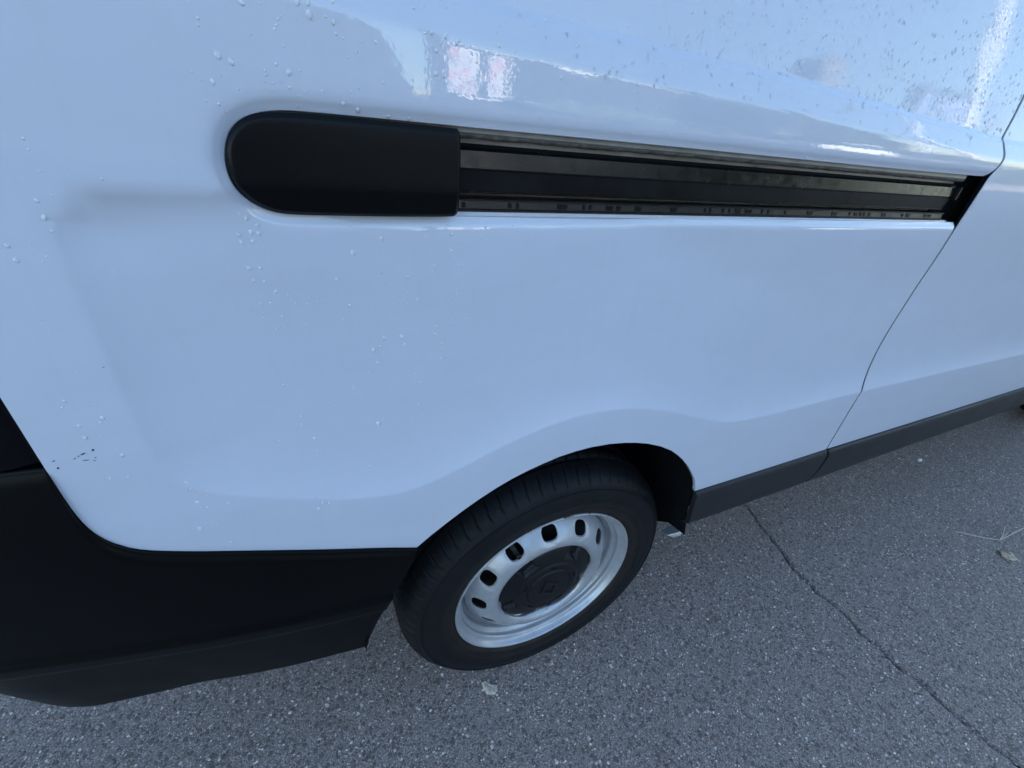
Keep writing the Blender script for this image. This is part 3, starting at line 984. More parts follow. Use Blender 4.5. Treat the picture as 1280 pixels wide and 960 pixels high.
# small bright bracket under the liner's front foot
bk = MB()
bk.add([(.340, -.014, .3760), (.3850, -.020, .3790), (.3820, -.024, .3690), (.3600, -.020, .3650), (.340, .006, .374), (.388, .008, .376), (.382, .006, .367), (.360, .006, .364)],
       [(0, 1, 2, 3), (7, 6, 5, 4), (0, 4, 5, 1), (1, 5, 6, 2), (2, 6, 7, 3), (3, 7, 4, 0)])
bk.build('sill_bracket', STEEL, VAN, bevel=.001)

# ------------------------------------------------------------------ wheels
TYRE = [(.214, .012), (.2155, .004), (.219, .001), (.2225, .0005), (.2245, -.0025), (.2285, -.0062), (.2325, -.0085), (.2336, -.0108), (.2362, -.0112), (.2370, -.0104), (.245, -.0132), (.253, -.0150), (.2543, -.0170), (.2562, -.0170), (.2575, -.0152), (.270, -.0162),
        (.282, -.0155), (.293, -.0130), (.2990, -.0108), (.2998, -.0128), (.3018, -.0120), (.3022, -.0098), (.308, -.0062), (.3135, -.0020), (.318, .0025), (.3225, .0085), (.3265, .015), (.3300, .0225), (.3325, .030), (.3345, .038),
        (.3350, .0405), (.3290, .0415), (.3290, .0485), (.3357, .0495), (.3368, .066), (.3375, .083), (.3310, .084), (.3310, .092), (.3378, .093), (.3378, .112), (.3310, .113), (.3310, .121), (.3372, .122), (.3355, .150), (.3290, .151), (.3290, .158), (.334, .160), (.329, .178), (.318, .192), (.29, .206), (.25, .205), (.222, .195)]
NT = 1152; PITCH = 16
def tyre_fn(r, y, t, j):
    k = int(round(t / (2 * math.pi) * NT))
    if r > .3075 and y < .04:
        # slanted shoulder grooves and fine sipes
        sh = int((y - .0) * 90)
        kk = (k + sh) % PITCH
        f = float(sstep((r - .3075) / .010))
        if kk in (0, 1): r -= .0058 * f
        elif kk in (5, 8, 11) : r -= .0022 * float(sstep((r - .316) / .008))
    elif .0495 <= y <= .16 and r > .333:
        kk = (k + int((y - .05) * 160)) % PITCH
        if kk in (3, 4): r -= .006
    elif .258 < r < .297 and y < 0:
        pass
    return r, y
def flatten(o, zc=.335, y_max=.2):
    me = o.data
    for v in me.vertices:
        if v.co.z < -(zc - .0005):
            v.co.z = -(zc - .0005)
def make_rim_disc(parent, loc):
    a0 = math.radians(33.5)
    outer = [(.1865 * math.cos(t), .1865 * math.sin(t)) for t in np.linspace(0, 2 * math.pi, 120, endpoint=False)]
    inner = []
    for t in np.linspace(0, 2 * math.pi, 120, endpoint=False):
        w = math.cos(5 * (t - math.radians(199)))
        rr = .1205 + .0015 * math.cos(5 * (t - math.radians(163))) + .0004 * math.sin(9 * t)
        # one torn scallop where the cap does not reach
        d = (t - math.radians(196) + math.pi) % (2 * math.pi) - math.pi
        rr += -.010 * math.exp(-(d / .09) ** 4)
        inner.append((rr * math.cos(t), rr * math.sin(t)))
    holes = []; cents = []
    for k in range(12):
        a = a0 + k * math.pi / 6
        c = (.1620 * math.cos(a), .1620 * math.sin(a)); cents.append(c)
        h = []
        for t in np.linspace(0, 2 * math.pi, 28, endpoint=False):
            ct, st = math.cos(t), math.sin(t)
            e = .74
            u = .0192 * math.copysign(abs(ct) ** e, ct); v = .0138 * math.copysign(abs(st) ** e, st)
            h.append((c[0] - math.sin(a) * u + math.cos(a) * v, c[1] + math.cos(a) * u + math.sin(a) * v))
        holes.append(h)
    RR = [.100, .112, .118, .122, .127, .133, .140, .148, .1620, .176, .1865, .20]
    YY = [.030, .016, .006, -.0005, -.0052, -.0072, -.0062, -.0025, .0088, .025, .040, .06]
    # smooth interpolation (catmull)
    def prof(R):
        R = np.asarray(R, float)
        g = np.gradient(YY, RR)
        i = np.clip(np.searchsorted(RR, R) - 1, 0, len(RR) - 2)
        r0 = np.array(RR)[i]; r1 = np.array(RR)[i + 1]; h = r1 - r0; t = np.clip((R - r0) / h, 0, 1)
        y0 = np.array(YY)[i]; y1 = np.array(YY)[i + 1]; m0 = g[i] * h; m1 = g[i + 1] * h
        return (2 * t ** 3 - 3 * t ** 2 + 1) * y0 + (t ** 3 - 2 * t ** 2 + t) * m0 + (-2 * t ** 3 + 3 * t ** 2) * y1 + (t ** 3 - t ** 2) * m1
    def fn(x, z):
        x = np.asarray(x, float); z = np.asarray(z, float)
        R = np.hypot(x, z); y = prof(R)
        A = np.arctan2(z, x) - a0
        A = (A + math.pi / 12) % (math.pi / 6) - math.pi / 12
        u = R * A; v = R - .1600
        d = np.sqrt((u / .0255) ** 2 + (v / .0200) ** 2)
        return y + .0014 * (1 - sstep((d - .80) / .25))
    return sheet('rim_disc', outer, fn, RIM, parent, step=.0052, holes=[inner] + holes, fold=.004, er=.0008, out_step=.006, loc=loc, local=True)
BARREL = [(.2130, .0130), (.2165, .0035), (.2205, .0012), (.2232, -.0010), (.2243, -.0045), (.2234, -.0070), (.2215, -.0077), (.2196, -.0064), (.2182, -.0030), (.2168, .0020), (.2140, .0060), (.2105, .0082), (.2082, .0092), (.2064, .0115), (.2060, .0145),
          (.2063, .0175), (.2060, .0205), (.2040, .0235), (.2005, .0255), (.1985, .0285), (.1980, .0330), (.1982, .0380), (.1970, .0420), (.1925, .0470), (.1870, .0510), (.1830, .0560), (.1800, .068), (.1800, .150), (.190, .165), (.200, .175), (.205, .190), (.215, .197)]
def hub_cap(parent, loc):
    out = [(.1255 * math.cos(t), .1255 * math.sin(t)) for t in np.linspace(0, 2 * math.pi, 90, endpoint=False)]
    lob = [math.radians(55 + 72 * k) for k in range(5)]
    sl = [math.radians(15 + 72 * k) for k in range(5)]
    def fn(x, z):
        x = np.asarray(x, float); z = np.asarray(z, float)
        R = np.hypot(x, z); A = np.arctan2(z, x)
        y = np.interp(R, [0, .050, .0535, .0552, .0568, .0590, .0605, .072, .078, .095, .110, .118, .125, .14], [-.0135, -.0135, -.0133, -.0105, -.0105, -.0128, -.0130, -.0125, -.0085, -.0045, .0005, .006, .014, .02])
        for a in lob:
            d = (A - a + math.pi) % (2 * math.pi) - math.pi
            u = R * d; v = R - .108
            m = 1 - sstep((np.maximum(np.abs(u) / .019, np.abs(v) / .022) - .80) / .25)
            y = y + m * (.0095 - .20 * (R - .108))
        return y
    ex = [[(r * math.cos(t), r * math.sin(t)) for t in np.linspace(0, 2 * math.pi, int(2 * math.pi * r / .0028), endpoint=False)] for r in (.050, .0535, .0552, .0568, .059, .0605, .0635, .0648, .066, .068, .069, .0700, .0716, .075, .078)]
    cap = sheet('hub_cap', out, fn, CAPM, parent, step=.0034, fold=.01, er=.0005, out_step=.006, extra=ex, loc=loc, local=True)
    # flat dark patches paint in the shade of five slots round the badge
    for a in sl:
        mb = MB(); vs = []
        for t in np.linspace(-.115, .115, 6):
            for rr in (.0645, .0690):
                vs.append((rr * math.cos(a + t) + loc[0], loc[1] - .0131, rr * math.sin(a + t) + loc[2]))
        fs = [(2 * i, 2 * i + 1, 2 * i + 3, 2 * i + 2) for i in range(5)]
        mb.add(vs, fs); mb.build('slot', LINER, cap)
    # diamond badge, raised
    ax = math.radians(112); L1, L2 = .0335, .0245
    U = (math.cos(ax), math.sin(ax)); W = (-math.sin(ax), math.cos(ax))
    def P(l, w): return (U[0] * l + W[0] * w, U[1] * l + W[1] * w)
    def ringp(s): return [P(L1 * s, 0), P(0, L2 * s), P(-L1 * s, 0), P(0, -L2 * s)]
    vs = []; fs = []
    for s, y in ((1.0, -.0134), (.985, -.0160), (.80, -.0172), (.60, -.0160), (.585, -.0134)):
        vs += [(p[0] + loc[0], y + loc[1], p[1] + loc[2]) for p in ringp(s)]
    for k in range(4):
        for i in range(4):
            j = (i + 1) % 4
            fs.append((k * 4 + i, k * 4 + j, (k + 1) * 4 + j, (k + 1) * 4 + i))
    if parent: pass
    mb = MB().add(vs, fs)
    return cap, mb
def make_wheel(cx, cy, mirror=False):
    w = empty('wheel', (cx, cy, .335), VAN)
    loc = (cx, cy, .335)
    ty = lathe_y('tyre', TYRE, NT, RUBBER, w, loc, True, tyre_fn)
    flatten(ty)
    # raised moulding patch and rings of the sidewall
    lathe_y('rim', BARREL, 144, RIM, w, loc, True)
    make_rim_disc(w, loc)
    cap, mb = hub_cap(w, loc)
    bd = mb.build('badge', CAPM, w)
    lathe_y('brake_drum', [(.0, .052), (.168, .052), (.1745, .057), (.1745, .16), (.0, .16)], 40, BRAKE, w, loc, True)
    lathe_y('wheel_backing', [(.0, .165), (.178, .165)], 40, LINER, w, loc, True)
    # valve stem, peeping out by the hole at the upper left
    a = math.radians(122)
    d = (math.cos(a), math.sin(a))
    vm = MB().tube([(cx + d[0] * .1985, cy + .026, .335 + d[1] * .1985), (cx + d[0] * .190, cy + .008, .335 + d[1] * .190), (cx + d[0] * .1755, cy - .0035, .335 + d[1] * .1755)], [.0055, .0050, .0045], 12)
    vm.tube([(cx + d[0] * .1755, cy - .0035, .335 + d[1] * .1755), (cx + d[0] * .167, cy - .0095, .335 + d[1] * .167)], [.0052, .0046], 12)
    vm.build('valve_stem', CAPM, w, True)
    return w
W1 = make_wheel(0, 0)
def copy_wheel(src, cx, cy, flip):
    c = src.copy(); COL.objects.link(c); c.parent = VAN
    c.location = Vector((cx, cy, .335)) - Vector(VAN.location)
    if flip: c.rotation_euler = (0, 0, math.pi)
    for ch in src.children:
        k = ch.copy(); COL.objects.link(k); k.parent = c
    return c
copy_wheel(W1, 3.60, 0, False)
copy_wheel(W1, 0, 1.9, True)
copy_wheel(W1, 3.60, 1.9, True)
# ------------------------------------------------------------------ paint chips near the rear corner
r_ = random.Random(2)
cb = MB()
for (x, z, L, w_, an) in [(-.654, .924, .0028, .0016, .3), (-.654, .915, .003, .0024, .8), (-.638, .924, .0035, .0012, .5), (-.634, .9265, .003, .0012, .6), (-.630, .9285, .005, .0016, .5), (-.621, .932, .004, .0022, .9), (-.630, .9205, .0065, .0012, -.1), (-.624, .9190, .002, .0014, .2), (-.622, .9225, .0016, .0014, .2), (-.584, 1.022, .003, .0007, 0), (.62, 1.17 - .36, .004, .0012, .3), (1.06, .80, .005, .002, .2), (-.333, 1.096, .004, .0004, -.3)]:
    n = 9; vs = []
    for k in range(n):
        t = 2 * math.pi * k / n
        rr = r_.uniform(.55, 1.05)
        u = L * .5 * math.cos(t) * rr; v = w_ * .5 * math.sin(t) * rr
        X = x + u * math.cos(an) - v * math.sin(an); Zz = z + u * math.sin(an) + v * math.cos(an)
        vs.append((X, float(body(X, Zz)) - .00025, Zz))
    cb.add(vs, [tuple(range(n))])
ch = cb.build('paint_chips', CHIP, VAN)
tag(ch, kind='stuff')

# ------------------------------------------------------------------ water drops
DROPS = [(-0.331,1.133,1.58),(-0.36,1.118,1.58),(-0.378,1.092,1.4),(-0.368,1.062,1.03),(-0.343,1.092,0.89),(-0.305,1.091,1.23),(-0.309,1.083,0.82),(-0.321,1.067,0.91),(-0.308,1.06,0.92),(-0.296,1.064,1.05),(-0.294,1.044,0.85),(-0.275,1.102,1.03),(-0.277,1.095,0.83),(-0.27,1.088,0.62),(-0.257,1.136,1.23),(-0.257,1.119,1.03),(-0.263,1.143,1.02),(-0.315,1.019,1.72),(-0.311,1.008,1.65),(-0.334,1.019,1.5),(-0.347,1.005,1.81),(-0.34,1.009,1.08),(-0.344,0.988,0.88),(-0.355,0.978,0.88),(-0.299,0.965,1.14),(-0.295,0.953,0.92),(-0.373,0.955,0.99),(-0.349,0.9,1.92),(-0.396,0.937,0.92),(-0.423,0.942,0.91),(-0.435,0.929,1.16),(-0.435,0.917,0.94),(-0.425,0.895,1.44),(-0.425,0.875,1.23),(-0.463,0.9,0.96),(-0.446,0.974,0.89),(-0.435,1.082,1.21),(-0.444,1.106,1.2),(-0.453,1.106,1.2),(-0.452,1.094,0.81),(-0.443,1.093,0.8),(-0.454,1.13,1.38),(-0.445,1.131,1.18),(-0.455,1.137,1.18),(-0.445,1.139,1.37),(-0.439,1.138,1.37),(-0.439,1.145,1.17),(-0.446,1.151,1.17),(-0.438,1.124,0.79),(-0.45,1.07,0.74),(-0.442,1.07,0.74),(-0.45,1.055,0.83),(-0.434,1.055,0.82),(-0.441,1.041,0.84),(-0.433,1.043,0.75),(-0.274,1.028,0.87),(-0.274,1.018,1.09),(-0.273,1.05,0.94),(-0.266,1.004,0.8),(-0.265,0.996,0.81),(-0.267,0.983,0.91),(-0.279,0.985,0.81),(-0.252,1.03,0.88),(-0.237,0.898,0.9),(-0.144,0.877,0.86),(-0.247,0.86,0.93),(-0.218,1.143,1.05),(-0.216,1.129,0.76),(-0.36,1.146,1.36),(-0.369,1.104,0.72),(-0.369,1.114,0.59),(-0.319,1.109,0.6),(-0.316,1.098,0.61),(-0.362,1.037,0.54),(-0.376,1.046,0.54),(-0.291,0.903,0.87),(-0.448,1.006,0.69),(-0.438,0.983,0.7),(-0.431,1.006,0.69),(-0.29,0.903,0.73),(-0.417,0.913,0.71),(-0.375,1.3,1.73),(-0.375,1.307,1.35),(-0.382,1.306,1.35),(-0.419,1.3,1.34),(-0.358,1.298,1.16),(-0.441,1.267,1.53),(-0.433,1.264,1.45),(-0.448,1.25,1.23),(-0.395,1.262,1.33),(-0.403,1.266,0.76),(-0.447,1.236,0.77),(-0.357,1.291,0.69),(-0.396,1.278,0.57),(-0.397,1.294,0.57),(-0.4,1.288,0.57),(-0.449,1.283,0.58),(-0.396,1.252,0.76),(-0.372,1.252,0.69),(-0.432,1.247,0.57),(-0.36,1.119,1.58),(-0.361,1.146,1.36),(-0.579,1.163,1.05),(-0.579,1.151,1.35),(-0.578,1.141,0.84),(-0.569,1.167,0.62),(-0.607,1.119,1.31),(-0.608,1.13,1.09),(-0.57,1.183,0.62),(-0.571,1.204,0.7),(-0.571,1.197,0.62),(-0.357,1.245,0.84),(-0.345,1.241,1.15),(-0.343,1.281,0.58),(-0.357,1.311,1.16),(-0.417,1.282,0.5),(-0.413,1.254,0.49),(-0.602,0.968,1.45),(-0.622,0.948,1.49),(-0.601,0.921,1.41),(-0.605,0.963,0.97),(-0.622,0.962,0.98),(-0.623,0.99,0.96),(-0.559,0.872,1.28),(-0.558,0.863,1.14),(-0.556,0.841,1.59),(-0.528,0.832,1.16),(-0.564,0.799,1.94),(-0.539,0.766,1.14),(-0.435,0.929,1.39),(-0.425,0.895,1.68),(-0.349,0.9,2.16),(-0.425,0.875,0.98),(-0.435,0.792,1.62),(-0.352,0.741,1.49),(-0.339,0.689,1.21),(-0.62,0.893,0.94),(-0.605,0.892,0.93),(-0.554,0.859,0.93),(-0.423,0.71,1.48),(-0.299,0.965,0.91),(-0.298,0.92,0.95),(-0.366,0.836,1.03),(-0.368,0.796,0.97),(-0.429,0.801,0.96),(-0.422,0.798,0.86),(-0.549,0.831,0.8),(-0.555,0.831,0.8),(-0.547,0.799,0.83),(-0.44,0.812,0.84),(-0.423,0.942,0.73),(-0.396,0.937,0.74),(-0.372,0.956,0.77),(-0.463,0.9,0.77),(-0.438,0.983,0.62),(-0.478,0.793,0.81),(-0.557,0.92,0.73),(-0.563,0.94,0.67),(-0.375,1.301,1.54),(-0.358,1.298,1.16),(-0.327,1.29,0.97),(-0.345,1.242,1.15),(-0.356,1.245,0.96),(-0.319,1.239,1.16),(-0.301,1.239,0.97),(-0.277,1.275,1.19),(-0.277,1.291,1.19),(-0.259,1.299,1.41),(-0.269,1.302,1.2),(-0.281,1.303,1.19),(-0.199,1.286,1.26),(-0.153,1.286,1.09),(-0.219,1.302,1.04),(-0.286,1.302,0.79),(-0.172,1.328,1.09),(-0.27,1.274,0.99),(-0.245,1.293,0.81),(-0.061,1.291,1.2)]
def drops():
    r = random.Random(9)
    D = [(x, z, rr / 1000 * 1.35, None) for x, z, rr in DROPS]
    # fine spray round the big ones
    for x, z, rr in DROPS:
        for k in range(r.choice([0, 1, 2, 2])):
            D.append((x + r.gauss(0, .014), z - abs(r.gauss(0, .03)) + .01, r.uniform(.0004, .0009), None))
    # trickle trails
    for (x0, z0, x1, z1, n) in ((-.244, 1.14, -.255, .98, 34), (-.252, 1.12, -.262, .99, 26), (-.228, 1.10, -.245, .97, 16), (-.40, 1.02, -.36, .93, 14), (-.425, 1.08, -.41, 1.0, 12), (-.61, 1.12, -.60, .97, 12)):
        for k in range(n):
            t = r.random()
            D.append((x0 + (x1 - x0) * t + r.gauss(0, .0016), z0 + (z1 - z0) * t, r.uniform(.0005, .0010), None))
    for k in range(300):
        D.append((r.uniform(-.62, .3), r.uniform(.76, 1.30), r.uniform(.0004, .0009), None))
    # blown drops over the upper right: small, dark, streaky
    for k in range(620):
        x = r.uniform(-.05, .80); t = r.random()
        z = float(np.interp(x, *ZB)) + (.004 + .17 * r.random() ** 1.4 * (0.45 + x * .7))
        D.append((x, z, r.uniform(.0005, .0012) * (0.8 + .8 * x), 's'))
    for k in range(90):
        x = r.uniform(-.2, .75)
        D.append((x, float(np.interp(x, *ZA)) + r.uniform(-.006, .03), r.uniform(.0006, .0014), 's'))
    for k in range(120):
        x = r.uniform(-.35, .2)
        D.append((x, float(np.interp(x, *ZB)) + r.uniform(-.03, .10), r.uniform(.0004, .0011), None))
    for k in range(60):
        D.append((r.uniform(.35, 1.1), r.uniform(.68, 1.10), r.uniform(.0004, .0009), None))
    D = [d for d in D if not bool(inside(np.array([d[0]]), np.array([d[1]]), SLOTA)[0]) and abs(d[0] - gapx(d[1])) > .006 and math.hypot(d[0], d[1] - .335) > .47 and d[1] > .765]
    X = np.array([d[0] for d in D]); Z = np.array([d[1] for d in D])
    Y = body(X, Z); h = 1e-3
    nx = (body(X + h, Z) - body(X - h, Z)) / (2 * h); nz = (body(X, Z + h) - body(X, Z - h)) / (2 * h)
    vs = []; fs = []; fm = []
    for i, d in enumerate(D):
        nf0 = len(fs)
        n = Vector((nx[i], -1, nz[i])).normalized()
        u = n.cross(Vector((0, 0, 1))).normalized(); v = n.cross(u) * -1
        if v.z < 0: v = -v
        rr = d[2]; st = 1.25 if d[3] is None else 1.7
        hh = rr * (.62 if d[3] is None else .5)
        big = rr > .0009
        na, rings = (14, (1.0, .93, .76, .5, .22)) if big else (8, (1.0, .8, .4))
        k0 = len(vs)
        tx = r.uniform(-.25, .25)
        c = Vector((X[i], Y[i], Z[i]))
        wob = [r.uniform(.88, 1.1) for _ in range(na)]
        for ri, q_ in enumerate(rings):
            ht = hh * math.sqrt(max(0, 1 - q_ * q_)) - (.00012 if ri == 0 else 0)
            for a in range(na):
                t = 2 * math.pi * a / na
                wv = 1 + (wob[a] - 1) * q_
                s = st * (1.12 if math.sin(t) < 0 else .95)
                p = c + u * (rr * q_ * math.cos(t) * wv + tx * rr * q_ * math.sin(t)) + v * (rr * s * q_ * math.sin(t) * wv) + n * ht
                vs.append(p)
        vs.append(c + n * hh)
        for ri in range(len(rings) - 1):
            for a in range(na):
                b2 = (a + 1) % na
                fs.append((k0 + ri * na + a, k0 + ri * na + b2, k0 + (ri + 1) * na + b2, k0 + (ri + 1) * na + a))
        tp = len(vs) - 1
        for a in range(na):
            fs.append((k0 + (len(rings) - 1) * na + a, k0 + (len(rings) - 1) * na + (a + 1) % na, tp))
        fm += [0 if d[3] else 1] * (len(fs) - nf0)
    me = mesh_from('water_drops', vs, fs, WATER, True)
    me.materials.append(WATER2)
    me.polygons.foreach_set('material_index', fm)
    o = link_mesh('water_drops', me, WATER)
    bm = bmesh.new(); bm.from_mesh(me); bmesh.ops.recalc_face_normals(bm, faces=bm.faces)
    s = sum(f.normal.y for f in bm.faces)
    bm.to_mesh(me); bm.free()
    tag(o, 'rain drops, many whitened to look lit, beaded on the white side panel of the van', 'water drops', kind='stuff')
drops()

# ------------------------------------------------------------------ litter on the asphalt
def twig():
    hub = Vector((1.9505, -.2945, .006))
    root = empty('dry_stalk', (hub.x, hub.y, 0))
    tag(root, 'dry pale grass stalk splayed from one node, lying on the asphalt at the right', 'grass stalk')
    for pts, rd in (([(1.823, -.202, .004), (1.850, -.226, .006), (1.885, -.256, .007), (1.915, -.274, .007), hub], .0018),
                    ([hub, (1.985, -.288, .014), (2.025, -.272, .030)], .0018),
                    ([hub, (1.985, -.292, .010), (2.02, -.290, .018)], .0017),
                    ([hub, (1.98, -.297, .010), (2.04, -.300, .018), (2.10, -.302, .020), (2.17, -.306, .012)], .0021)):
        q_ = chaikin([tuple(p) for p in pts], 2)
        MB().tube([tuple(p) for p in q_], [rd * (1 - .3 * i / len(q_)) for i in range(len(q_))], 6).build('stem', STRAW, root, True)
twig()
def leaf():
    P = [(1.880, -.316), (1.866, -.326), (1.853, -.338), (1.850, -.350), (1.858, -.358), (1.872, -.366), (1.888, -.370), (1.903, -.360), (1.911, -.346), (1.906, -.334), (1.894, -.324)]
    c = Vector((1.882, -.345, .011))
    vs = [c]; fs = []
    n = len(P)
    for i, (x, y) in enumerate(P):
        vs.append(((x + c.x) / 2, (y + c.y) / 2, .006 + .003 * math.sin(i * 1.9)))
    for i, (x, y) in enumerate(P):
        vs.append((x, y, .0025 + .009 * abs(math.sin(i * 1.3))))
    for i in range(n):
        j = (i + 1) % n
        fs += [(0, 1 + i, 1 + j), (1 + i, 1 + n + i, 1 + n + j, 1 + j)]
    o = MB().add(vs, fs).build('dry_leaf', LEAFM, None, True)
    md = o.modifiers.new('s', 'SOLIDIFY'); md.thickness = .0012
    tag(o, 'curled brown dry leaf on the asphalt below the grass stalk', 'leaf')
leaf()
def pebble(cx, cy, sx, sy, h, seed, mat, name, label, cat, pts=None):
    r = random.Random(seed)
    bm = bmesh.new()
    bmesh.ops.create_icosphere(bm, subdivisions=2, radius=1)
    for v in bm.verts:
        k = 1 + r.uniform(-.16, .16)
        v.co = Vector((v.co.x * sx * k, v.co.y * sy * k, max(-.2, v.co.z) * h * k))
        if pts and v.co.x < -sx * .2 and v.co.y > 0: v.co.y *= 1.35
    me = bpy.data.meshes.new(name); bm.to_mesh(me); bm.free()
    me.materials.append(mat)
    o = bpy.data.objects.new(name, me); COL.objects.link(o); o.location = (cx, cy, .0008)
    tag(o, label, cat)
    return o
def chip_stone():
    P = [(-.1475, -.0105), (-.1395, -.0080), (-.1330, -.0150), (-.1215, -.0265), (-.1105, -.0320), (-.1150, -.0420), (-.1230, -.0480), (-.1330, -.0445), (-.1430, -.0400), (-.1460, -.0250)]
    n = len(P); c = np.mean(P, 0)
    vs = []; r = random.Random(4)
    for s, z in ((1.0, .0002), (.97, .0035), (.86, .0065), (.5, .0075)):
        for x, y in P: vs.append((c[0] + (x - c[0]) * s, c[1] + (y - c[1]) * s, z + r.uniform(-.0008, .0008) * (z > .001)))
    vs.append((c[0], c[1], .0068))
    fs = []
    for k in range(3):
        for i in range(n):
            j = (i + 1) % n
            fs.append((k * n + i, k * n + j, (k + 1) * n + j, (k + 1) * n + i))
    for i in range(n): fs.append((3 * n + i, 3 * n + (i + 1) % n, 4 * n))
    o = MB().add(vs, fs).build('stone_chip', STONE)
    tag(o, 'flat pale angular stone chip on the asphalt in front of the tyre', 'stone')
chip_stone()
pebble(2.226, .120, .016, .010, .008, 6, m_plain('paper_white', (.7, .7, .7), .8), 'paper_scrap', 'tiny white paper scrap on the asphalt beside the black sill', 'paper scrap')

# loose light grit standing proud of the asphalt near the camera
def grit():
    r = random.Random(21)
    vs = []; fs = []
    for k in range(15000):
        x = r.uniform(-1.4, 2.6); y = r.uniform(-1.3, .35)
        if abs(x - 1.02) < .024: continue
        s = r.uniform(.0012, .0034) * (1.3 if r.random() < .06 else 1)
        k0 = len(vs); n = 6; ph = r.random() * 6
        el = r.uniform(.6, 1)
        for zz, q_ in ((-.0002, 1.0), (s * .45, .72)):
            for a in range(n):
                t = ph + 2 * math.pi * a / n
                j = r.uniform(.8, 1.15)
                vs.append((x + s * q_ * j * math.cos(t), y + s * q_ * j * el * math.sin(t), zz))
        for a in range(n): fs.append((k0 + a, k0 + (a + 1) % n, k0 + n + (a + 1) % n, k0 + n + a))
        fs.append(tuple(k0 + n + a for a in range(n)))
    m, nt, b = new_mat('light_grit')
    oi = nt.nodes.new('ShaderNodeNewGeometry')
    c = ramp(nt, oi.outputs['Random Per Island'], [(0.0, (.16, .14, .125)), (.4, (.42, .35, .29)), (.8, (.85, .74, .64)), (1.0, (1.0, .90, .80))])
    nt.links.new(c, b.inputs['Base Color']); b.inputs['Roughness'].default_value = .6
    o = link_mesh('grit', mesh_from('grit', vs, fs, m, False), m)
    tag(o, 'pale grit and stone grains set in the asphalt surface', 'grit', kind='stuff')
grit()

# ------------------------------------------------------------------ across the car park (seen mirrored in the paint)
WALLD = m_plain('dark_render_wall', (.016, .017, .02), .8, nscale=3, namp=.25)
TRIMW = m_plain('white_trim', (.75, .74, .72), .6, nscale=6, namp=.1)
ROOFD = m_plain('slate_roof', (.015, .016, .02), .7, nscale=5, namp=.3)
POLEM = m_plain('pole_paint', (.85, .82, .78), .4, nscale=12, namp=.12)
def m_poster():
    m, nt, b = new_mat('poster_print')
    v = coords(nt)
    w = vor(nt, v, 5.5)
    sp = nt.nodes.new('ShaderNodeSeparateXYZ'); nt.links.new(w.outputs['Color'], sp.inputs[0])
    c = mix(nt, ramp(nt, sp.outputs[0], [(.35, 0.0), (.4, 1.0)], 'LINEAR'), (.50, .12, .17), (.55, .52, .54))
    c = mix(nt, ramp(nt, sp.outputs[1], [(.78, 0.0), (.80, 1.0)]), c, (.12, .16, .24))
    nt.links.new(c, b.inputs['Base Color']); b.inputs['Roughness'].default_value = .5
    return m
POSTER = m_poster()
def shop():
    root = empty('shop_building', (8.6, -16.5, 0))
    tag(root, 'low dark shop building with white roof trim and poster windows across the car park', 'building')
    mw = MB().box(3.93, 13.2, -14.5, -14.2, 0, 3.72)
    mw.box(6.5, 13.2, -19.5, -14.503, 0, 3.60).build('wall', WALLD, root)
    MB().box(3.9, 13.3, -14.6, -14.1, 3.725, 3.80).build('roof', TRIMW, root)
    for x0, x1 in ((3.98, 4.80), (5.22, 5.68)):
        f = MB().box(x0 - .05, x1 + .05, -14.195, -14.12, 1.92, 3.45).build('window', TRIMW, root)
        MB().box(x0, x1, -14.115, -14.105, 2.0, 3.40).build('poster', POSTER, f)
    for x0, x1, z0, z1 in ((7.4, 9.0, 3.30, 3.60), (5.9, 5.96, 1.9, 3.65), (4.3, 5.7, 1.52, 1.70), (6.3, 9.6, 1.93, 1.96)):
        MB().box(x0, x1, -14.195, -14.13, z0, z1).build('fascia_board', TRIMW, root)
    MB().box(9.9, 11.0, -14.195, -14.1, 0.05, 2.2).build('door', GLASS, root)
shop()
def pillar():
    o = MB().box(3.26, 3.66, -13.75, -13.40, 0, 6.2).build('brick_pillar', WALLD)
    tag(o, 'square dark pillar standing at the left corner of the shop building', 'pillar')
pillar()
def silhouette_block():  # dark house shape stands in for the mirrored person at the camera
    root = empty('silhouette_stand_in', (-3, -17, 0))
    tag(root, 'dark roof-shaped stand-in for the mirrored silhouette of the person at the camera, left of the shop', 'silhouette stand-in')
    MB().box(-12, 2.85, -14.6, -14, 0, 1.8).build('wall', WALLD, root)
    mb = MB(); mb.add([(-12, -15.1, 1.803), (3.0, -15.1, 1.803), (-12, -13.9, 1.803), (3.0, -13.9, 1.803), (-10.3, -15.1, 5.2), (1.15, -15.1, 5.2), (-10.3, -13.9, 5.2), (1.15, -13.9, 5.2)],
                      [(0, 1, 3, 2), (2, 3, 7, 6), (1, 5, 7, 3), (0, 4, 5, 1), (4, 6, 7, 5), (0, 2, 6, 4)])
    mb.build('roof', ROOFD, root)
silhouette_block()
